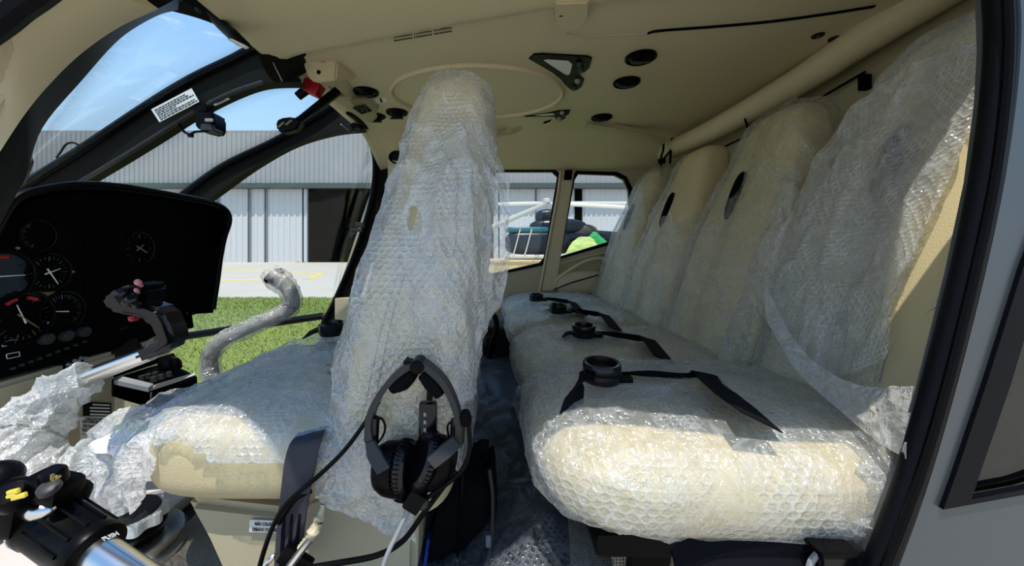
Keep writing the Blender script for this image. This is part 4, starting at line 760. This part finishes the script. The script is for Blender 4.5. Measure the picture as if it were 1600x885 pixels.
hole = lambda c: ((c[0] + .130 + .12 * (c[2] - H - .043)) / .013) ** 2 + ((c[2] - H - .043) / .026) ** 2 < 1 and c[1] < YP
cwrap('bubble_wrap', backf(FB, YP, .014, flare=.02), 130, 150, .012, 12, 41, 'wrapf', 'bubble wrap around the tall front backrest in the middle', (.8, 1, .6), cut=lambda c: hole(c) or c[2] < H - .40)
rows = [[(668, 215), (715, 190), (768, 205)], [(640, 300), (715, 290), (794, 295)], [(612, 385), (700, 390), (796, 380)], [(618, 460), (690, 470), (792, 440)], [(640, 530), (700, 540), (760, 520)], [(668, 590), (710, 585), (748, 588)], [(700, 640), (725, 630), (742, 615)]]
A = film(bil([[P(a, b, .63 - .02 * (i == 1) + .05 * (i == 2) + max(0, (300 - b) / 100) * .05) for i, (a, b) in enumerate(r)] for r in rows]), 100, 140, .014, 13, 42, (1, 1, .5), flip=-1, cut=hole)
tag(A.build('loose_sheet', M['wrapf'], ang=180), 'second loose bubble sheet hanging down the back of the front seat', 'plastic wrap')
rows = [[(494, 690), (560, 700), (640, 715)], [(496, 720), (560, 735), (650, 745)], [(490, 760), (560, 780), (645, 790)], [(500, 790), (570, 820), (650, 850)]]
A = film(bil([[P(a, b, .605 - .004 * k) for i, (a, b) in enumerate(r)] for k, r in enumerate(rows)]), 90, 70, .012, 22, 43, flip=-1)
tag(A.build('film_skirt', M['crump'], ang=180), 'bunched bubble hem at the foot of the front backrest', 'plastic wrap')
cwrap('bubble_wrap', superq(W(-.372, .872, -.366), (.285, .280, .088), .5, .44), 150, 80, .011, 13, 44, 'wrapc', 'bubble wrap lying over the front seat cushion', (1, .8, 1), cut=lambda c: (c[1] < .70 and c[2] - H < -.318 - .16 * max(0, c[0] + .54) + .008 * math.sin(c[0] * 60)) or c[2] < H - .40)
rows = [[(520, 520, 1.2), (440, 545, 1.15), (380, 575, 1.1), (310, 605, 1.0), (230, 635, .9)], [(525, 545, 1.1), (450, 565, 1.05), (380, 590, 1.0), (310, 620, .92), (215, 650, .84)], [(530, 580, 1.0), (450, 595, .96), (380, 615, .92), (300, 640, .86), (190, 665, .8)]]
A = film(bil([[P(a, b - 6, c - .02) for a, b, c in r] for r in rows]), 110, 50, .014, 12, 46)
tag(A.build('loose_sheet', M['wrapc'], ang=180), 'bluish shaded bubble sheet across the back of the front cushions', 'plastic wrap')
rows = [[(225, 632, .82), (255, 650, .72), (280, 676, .62)], [(172, 648, .80), (205, 676, .71), (246, 700, .62)], [(142, 700, .79), (185, 722, .70), (238, 735, .61)], [(128, 760, .77), (175, 768, .69), (230, 765, .62)], [(146, 812, .75), (182, 808, .68), (222, 790, .64)]]
A = film(bil([[P(*p) for p in r] for r in rows]), 80, 90, .018, 14, 45, flip=-1)
tag(A.build('loose_sheet', M['crump'], ang=180), 'sunlit bubble sheet drooping off the front edge of the front cushion', 'plastic wrap')
A = film(bil([[P(176, 678, .77), P(200, 668, .74), P(222, 690, .69)], [P(140, 692, .76), P(178, 692, .71), P(204, 700, .68)], [P(142, 708, .75), P(172, 712, .70), P(198, 722, .67)]]), 40, 40, .008, 9, 47, flip=-1); A.uv = None
o = A.build('paper_fold', M['white'], ang=60); md = o.modifiers.new('s', 'SOLIDIFY'); md.thickness = .001; tag(o, 'white folded foam sheet over the front cushion tip', 'packing sheet')
# second front seat cushion beyond it, with belt
t = thing('far_front_seat', W(-.3, 1.36, -.6), 'beige far front seat mostly hidden behind the wrapped backrest', 'seat')
A = plain(superq(W(-.32, 1.36, -.36), (.27, .225, .07), .5, .35), 40, 20); A.build('cushion', M['leather'], t, ang=80)
FB2 = [(z, a + .03, b + .0, h * .9) for z, a, b, h in [(p[0] - (.14 if p[0] > .0 else 0), p[1], p[2], p[3]) for p in FB]]
plain(backf(FB2, 1.36), 30, 40).build('backrest', M['leather'], t, ang=80)
m = MB(); m.box(W(-.3, 1.36, -.52), (.34, .34, .2), bev=.01); m.build('base_shell', M['lining2'], t)
t = thing('front_belt', P(520, 516, 1.12), 'black belt with round buckle at the far edge of the front cushion', 'seat belt')
c = P(519, 517, 1.1); m = MB(); m.lathe([(.035, -.01), (.038, 0), (.038, .022), (.03, .026), (.026, .016), (.001, .015)], c, (0, -.06, 1), 28); m.build('buckle', M['gloss'], t)
m = MB(); m.ribbon([P(478, 524, 1.12), P(500, 514, 1.12), P(525, 510, 1.14), P(545, 520, 1.16)], [(0, .04, .012)] * 4, (0, -.2, 1), .002); m.build('strap', M['web'], t)
t = thing('lap_belt', P(465, 780, .60), 'wide grey webbing belt hanging down beside the front seat base', 'seat belt')
m = MB(); m.ribbon([P(489, 672, .62), P(478, 690, .585), P(470, 720, .578), P(462, 770, .582), P(455, 820, .59), P(450, 880, .588), P(448, 910, .588)], [(.048, .0, .01), (.05, 0, .008), (.05, 0, .006), (.046, 0, .004), (.044, 0, .003), (.042, 0, .002), (.042, 0, .002)], (0, -1, .05), .0018); m.build('webbing', M['webgrey'], t, ang=60)
for e in (-.014, .0, .014): m = MB(); m.ribbon([P(474, 705, .600) + Vector((e, 0, 0)), P(462, 770, .589) + Vector((e * .9, 0, 0)), P(455, 820, .587) + Vector((e * .85, 0, 0)), P(449, 890, .585) + Vector((e * .8, 0, 0))], [(.004, 0, 0)] * 4, (0, -1, 0), .0012); m.build('rib', M['web'], t)
t = thing('belt_anchor', P(465, 870, .57), 'chrome belt anchor bar with knotted film below the grey webbing', 'anchor')
m = MB(); m.tube([P(486, 842, .57), P(470, 862, .565), P(448, 892, .56)], .006, 8); m.build('bar', M['chrome'], t)
m = MB(); m.box(P(462, 876, .575), (.05, .012, .03), rot=Matrix.Rotation(.6, 3, 'Y'), bev=.003); m.build('bracket', M['black'], t)
m = MB(); m.tube(spl([P(436, 866, .6), P(425, 872, .59), P(408, 892, .585)], 5), .004, 8); m.build('ring', M['chrome'], t)
A = film(tubefn([P(505, 788, .59), P(498, 815, .585), P(485, 840, .575), P(470, 858, .572)], (.004, .008, .006, .004)), 20, 50, .005, 40, 48, closed=True); A.uv = None; A.build('twisted_film', M['lining2'], t, ang=60)
# ================================================================ sticks
t = thing('cyclic_stick', P(190, 570, .8), 'black control grip with pink buttons on a bare chrome tube', 'control stick')
m = MB(); m.tube([P(98, 604, .8), P(236, 551, .8)], .0175, 16); m.build('tube', M['chrome'], t)
m = MB(); m.prism([P(a, b, .772) for a, b in ((153, 470), (162, 460), (178, 451), (200, 444), (214, 448), (219, 462), (216, 474), (232, 478), (247, 485), (257, 500), (268, 532), (265, 543), (242, 557), (209, 569), (202, 554), (228, 543), (240, 532), (236, 519), (224, 502), (205, 495), (180, 492), (163, 486))], (0, .056, 0), bev=.009); g = m.build('grip', M['gloss'], t, ang=80)
m = MB(); m.prism([P(168, 462, .77), P(214, 440, .77), P(228, 450, .77), P(222, 478, .77), P(186, 484, .77)], (0, .06, 0), bev=.008); m.build('switch_head', M['black'], t)
for a, b, r, mt in ((217, 443, .006, 'pink'), (215, 456, .004, 'pink'), (192, 458, .010, 'gloss'), (208, 468, .011, 'gloss'), (200, 474, .009, 'dgrey'), (214, 477, .008, 'gloss')): m = MB(); m.lathe([(r * .7, -.012), (r * .7, 0), (r, .002), (r, .008), (r * .6, .012)], P(a, b, .765), (.35, -.8, .5), 14); m.build('button', M[mt], g)
m = MB(); m.prism([P(196, 495, .79), P(209, 496, .79), P(207, 501, .79), P(200, 505, .79)], (0, .02, 0), bev=.003); m.build('trigger', M['red'], t)
A = film(tubefn([P(138, 590, .8), P(112, 602, .8), P(78, 628, .79), P(44, 672, .77), P(10, 716, .73), P(-30, 748, .7)], (.024, .032, .046, .060, .060, .06)), 90, 110, .022, 15, 51, closed=True)
tag(A.build('bubble_wrap', M['crump'], ang=180), 'crumpled bubble wrap bundled around the lower near control stick', 'plastic wrap')
A = film(tubefn([P(36, 728, .76), P(75, 735, .76), P(110, 734, .77), P(150, 722, .77), P(190, 705, .77)], (.04, .05, .048, .030, .02)), 80, 90, .03, 13, 52, closed=True)
tag(A.build('crumpled_film', M['crump'], ang=180), 'heap of crumpled film between the wrapped stick and the front cushion', 'plastic wrap')
t = thing('wrapped_stick', P(330, 580, 1.3), 'curved far control stick wrapped in grey film', 'control stick')
sp = [P(334, 600, 1.3), P(328, 562, 1.3), P(346, 534, 1.3), P(395, 511, 1.32), P(438, 491, 1.34), P(456, 476, 1.35), P(451, 452, 1.35), P(434, 436, 1.35), P(424, 428, 1.35)]
m = MB(); m.tube(spl(sp, 6), [.024, .024, .022, .020, .024, .026, .026, .03, .026], 14); m.build('tube', M['grey'], t, ang=80)
m = MB(); m.sph(P(424, 437, 1.335), .026, 14, (1, .8, .7)); m.sph(P(437, 426, 1.35), .016, 12); m.build('switch_head', M['black'], t)
A = film(tubefn(sp[:-1] + [P(420, 424, 1.35)], (.03, .031, .028, .027, .031, .034, .034, .042, .030)), 40, 110, .009, 24, 53, closed=True); A.build('film_cover', M['wrap'], t, ang=180)
# collective
t = thing('collective_lever', P(60, 800, .5), 'black collective lever with switch head and chrome tube', 'lever')
d = (P(215, 898, .47) - P(70, 800, .52)).normalized()
m = MB(); m.lathe([(.031, 0), (.036, .004), (.036, .02), (.034, .024), (.034, .10), (.036, .112), (.034, .118), (.022, .121)], P(64, 806, .52), d, 28); g = m.build('grip', M['black'], t)
m = MB(); m.lathe([(.0365, .0), (.0372, .002), (.0365, .004)], P(68, 809, .519), d, 28); m.build('white_ring', M['label'], g)
for k in range(5): a = k * .55 - 1.2; m = MB(); u, v, w = basis(d); o = P(64, 806, .52) + (u * math.sin(a) + v * math.cos(a)) * .034; m.tube([o + d * .03, o + d * .10], .0028, 6); m.build('grip_rib', M['black'], g)
m = MB(); m.tube([P(64, 806, .52) + d * .115, P(64, 806, .52) + d * .4], .0215, 20); m.build('tube', M['chrome'], t)
text('PUSH', .0085, P(163, 846, .447), (.9, .0, .38), (-.3, -.3, .8), M['label'], t)
m = MB(); m.box(P(72, 782, .52), (.075, .06, .05), rot=Matrix.Rotation(.4, 3, 'Y'), bev=.012); m.box(P(84, 762, .51), (.052, .045, .028), rot=Matrix.Rotation(.2, 3, 'Y'), bev=.012); hd_ = m.build('switch_head', M['black'], t)
m = MB(); m.box(P(22, 792, .50), (.058, .05, .055), rot=Matrix.Rotation(.2, 3, 'Y'), bev=.012); m.build('side_box', M['black'], t)
m = MB(); m.sph(P(60, 798, .495), .018, 16, (1.2, .7, .7)); m.build('chrome_collar', M['chrome'], hd_)
m = MB(); m.lathe([(.012, 0), (.0115, .006), (.009, .008), (.001, .008)], P(78, 765, .485), (.1, -.5, 1), 20); m.build('round_button', M['dgrey'], hd_)
m = MB(); m.lathe([(.014, 0), (.014, .014), (.010, .019)], P(86, 752, .50), (.1, -.3, 1), 18); kn = m.build('upper_knob', M['black'], hd_)
for k in range(3): m = MB(); m.box(P(82 + k * 4, 746 + k * 2 % 3, .478), (.003, .003, .007), rot=Matrix.Rotation(.5 * k, 3, 'Y')); m.build('gold_mark', M['gold'], kn, smooth=False)
m = MB(); m.lathe([(.017, 0), (.017, .016), (.014, .021), (.001, .022)], P(26, 782, .48), (.15, -.55, .8), 20); yk = m.build('yellow_knob', M['black'], t)
for a, b, w, h in ((21, 769, .014, .006), (19, 775, .012, .004), (30, 776, .018, .006)): m = MB(); m.box(P(a, b, .458), (w, .004, h), rot=Matrix.Rotation(-.25, 3, 'Y'), bev=.001); m.build('yellow_mark', M['yellow'], yk)
m = MB(); m.sph(P(-4, 748, .58), .028, 18, (1.1, 1, .9)); m.build('boot', M['rubber'], t)
m = MB(); m.tube([P(30, 815, .50), P(-20, 850, .5)], .012, 10); m.build('strut', M['dgrey'], t)
# floor cap
c = P(212, 832, .72); t = thing('filler_cap', c, 'silver scalloped cap on a round metal plate in the cabin floor', 'cap')
m = MB(); m.lathe([(.085, -.03), (.085, -.002), (.08, .004), (.055, .006), (.001, .006)], P(205, 842, .72), (0, 0, 1), 40); m.build('base_plate', M['chrome'], t)
m = MB(); m.lathe([(.05, 0), (.054, .01), (.048, .022), (.045, .024)], P(205, 832, .72), (0, 0, 1), 30); m.build('neck', M['black'], t)
m = MB(); cc = P(205, 815, .72); n = 72; pr = [(.054 + .005 * math.cos(9 * 2 * math.pi * k / n)) for k in range(n)]
lo = [cc + Vector((pr[k] * math.cos(2 * math.pi * k / n), pr[k] * math.sin(2 * math.pi * k / n), -.004)) for k in range(n)]; m.prism(lo, (0, 0, .022), bev=.002); m.build('scalloped_cap', M['label'], t)
m = MB(); m.lathe([(.045, 0), (.042, .006), (.001, .007)], P(205, 800, .72), (0, 0, 1), 26); m.build('cap_top', M['dgrey'], t)
# ================================================================ headset
YH = .565
t = thing('headset', P(650, 680, YH), 'black aviation headset hanging by the front backrest', 'headset')
def arc(pts, w, th): m = MB(); m.ribbon([P(a, b, YH) for a, b in pts], [(0, w, 0)] * len(pts), [(lambda i: (P(*pts[min(i + 1, len(pts) - 1)], YH) - P(*pts[max(i - 1, 0)], YH)).cross(Vector((0, 1, 0))))(i) for i in range(len(pts))], th); return m
arc([(582, 690), (579, 655), (591, 622), (615, 590), (640, 571), (652, 567)], .026, .0045).build('headband', M['dgrey'], t)
arc([(655, 567), (668, 572), (694, 597), (711, 632), (717, 662), (715, 692)], .026, .0045).build('headband', M['dgrey'], t)
m = MB(); m.lathe([(.008, -.016), (.011, -.014), (.011, .014), (.008, .016)], P(654, 570, YH), (0, 1, 0), 16); m.box(P(642, 566, YH), (.02, .022, .006), rot=Matrix.Rotation(.3, 3, 'Y'), bev=.002); m.build('hinge', M['black'], t)
for a in ([(612, 607), (630, 597), (646, 582)], [(660, 584), (674, 598), (688, 617)]): m = MB(); m.tube(spl([P(*p, YH) for p in a], 5), [.009, .013, .009], 12, flat=1.4, up=(0, .3, 1)); m.build('head_pad', M['bag'], t)
for a, b in (((582, 652), (580, 690)), ((716, 655), (714, 692))): m = MB(); m.tube([P(*a, YH), P(*b, YH)], .0075, 8, flat=1.5); m.build('slider', M['gloss'], t)
def cup(px, py, ax, lab):
    c = P(px, py, YH); ax = Vector(ax).normalized(); m = MB(); m.lathe([(.018, -.030), (.034, -.026), (.040, -.014), (.041, 0), (.039, .006)], c, ax, 32, .78, u=(0, 0, 1)); q = m.build('ear_cup', M['black'], t)
    m = MB(); R_ = []
    for k in range(13): a = math.pi * k / 12; R_.append((.034 + .010 * math.sin(a), .006 + .020 * k / 12))
    m.lathe([(.030, .006)] + R_ + [(.028, .024)], c, ax, 36, .78, u=(0, 0, 1)); cu = m.build('ear_cushion', M['gloss'], q)
    m = MB()
    for k in range(44):
        a = 2 * math.pi * k / 44; u, v, w = basis(ax); u = Vector((0, 0, 1)); u = (u - ax * u.dot(ax)).normalized(); v = ax.cross(u); p = c + (u * math.cos(a) + v * math.sin(a) * .78) * .0435
        m.tube([p + ax * .009, p + ax * .016 + (p - c).normalized() * .0008, p + ax * .023], .0008, 5)
    m.build('cushion_pleats', M['black'], cu)
    return q
cup(618, 733, (.95, -.25, .05), 0); cup(676, 722, (-.80, -.45, .42), 0)
m = MB(); m.ribbon([P(578, 690, YH - .012), P(586, 712, YH - .02), P(600, 735, YH - .03)], [(.012, .0, .004), (.02, 0, .008), (.018, 0, .01)], (0, -1, 0), .003); m.build('yoke', M['dgrey'], t)
m = MB(); m.ribbon([P(714, 690, YH - .02), P(696, 705, YH - .035), P(674, 724, YH - .045)], [(.012, .0, -.014), (.013, 0, -.016), (.011, 0, -.013)], (0, -1, 0), .003); m.build('yoke', M['dgrey'], t)
for a in ([(585, 653), (597, 655), (602, 668), (598, 682), (589, 694)], [(711, 656), (700, 664), (700, 676), (704, 692)]): m = MB(); m.tube(spl([P(*p, YH) for p in a], 5), .0018, 6); m.build('ear_wire', M['black'], t)
m = MB(); m.box(P(649, 780, YH - .02), (.026, .022, .03), rot=Matrix.Rotation(.55, 3, 'Y'), bev=.004); m.build('mic_socket', M['black'], t)
m = MB(); m.sph(P(660, 786, YH - .02), .010, 12); m.build('mic_knob', M['dgrey'], t)
m = MB(); m.tube(spl([P(662, 782, YH - .02), P(690, 763, YH - .02), P(722, 735, YH - .02), P(734, 700, YH - .02), P(732, 662, YH - .02)], 6), .0034, 8); bo = m.build('mic_boom', M['black'], t)
m = MB(); m.tube([P(728, 664, YH - .02), P(727.5, 652, YH - .02), P(727, 642, YH - .02)], [.008, .0095, .006], 12); m.build('mic_foam', M['bag'], bo)
m = MB(); m.box(P(669, 664, YH + .02), (.028, .016, .072), bev=.004); cb = m.build('control_box', M['gloss'], t)
m = MB(); m.tube([P(671, 625, YH + .02), P(672, 600, YH + .02)], .005, 8); m.build('box_cable', M['black'], cb)
for k in range(3): m = MB(); m.box(P(664, 648 + k * 12, YH + .011), (.004, .002, .006)); m.build('indicator', M['grey'], cb, smooth=False)
m = MB(); m.tube([P(640, 786, YH - .02), P(634, 806, YH - .02)], [.007, .004], 10); m.build('strain_relief', M['grey'], t)
def cable(pts, r, lab, mt='black'): m = MB(); m.tube(spl([P(*p) for p in pts], 8), r, 8); tag(m.build('headset_cable', M[mt], ang=80), lab, 'cable')
cable([(592, 628, .575), (578, 650, .57), (540, 702, .575), (500, 742, .57), (452, 783, .565), (428, 820, .56), (410, 870, .56), (398, 920, .56)], .0036, 'black headset cable sweeping down across the grey webbing belt')
cable([(486, 768, .585), (462, 780, .582), (440, 810, .58), (436, 818, .58)], .004, 'short dark cable end crossing the grey webbing belt')
cable([(634, 806, YH - .02), (618, 840, .54), (606, 865, .535), (592, 905, .53)], .0036, 'grey headset cable dropping straight from the mic socket', 'grey')
cable([(712, 735, .60), (690, 765, .59), (660, 805, .58), (630, 845, .575), (590, 868, .57), (530, 880, .57), (470, 890, .57)], .0042, 'black cable looping low across the front seat base')
# pouch behind the front seat
t = thing('side_pouch', P(720, 880, .72), 'black zipped fabric pouch standing behind the front seat base', 'bag')
m = MB(); m.prism([P(686, 770, .72), P(694, 742, .72), P(720, 730, .74), P(752, 729, .76), P(770, 722, .76), P(777, 770, .75), P(775, 850, .73), P(764, 905, .72), P(652, 905, .70), P(668, 850, .70)], (0, .11, 0), bev=.016); m.build('body', M['bag'], t, ang=60)
m = MB(); m.tube(spl([P(765, 735, .745), P(770, 780, .735), P(768, 840, .72), P(758, 900, .71)], 6), .004, 8); zp = m.build('zipper', M['dgrey'], t)
m = MB(); m.box(P(763, 846, .71), (.010, .006, .022), bev=.002); m.build('zip_pull', M['grey'], zp)
m = MB(); m.tube(spl([P(722, 740, .725), P(720, 800, .71), P(712, 900, .70)], 5), .003, 6); m.build('seam', M['black'], t)
m = MB(); m.box(P(668, 858, .70), (.006, .02, .05), rot=Matrix.Rotation(.15, 3, 'Y')); o = m.build('blue_tape', M['tape'], smooth=False); tag(o, 'small strip of blue tape beside the black pouch', 'tape')
m = MB(); m.tube(spl([P(768, 488, 1.9), P(775, 500, 1.9), P(775, 520, 1.9), P(768, 535, 1.9), P(764, 560, 1.9)], 5), .014, 8); m.sph(P(765, 540, 1.92), .05, 14, (.7, .6, 1)); o = m.build('far_headset', M['black'], ang=60); tag(o, 'dark headset hanging far behind the wrapped front seat', 'headset')
m = MB(); m.tube(spl([P(758, 470, 2.3), P(768, 488, 2.28), P(770, 510, 2.28)], 5), .006, 6)
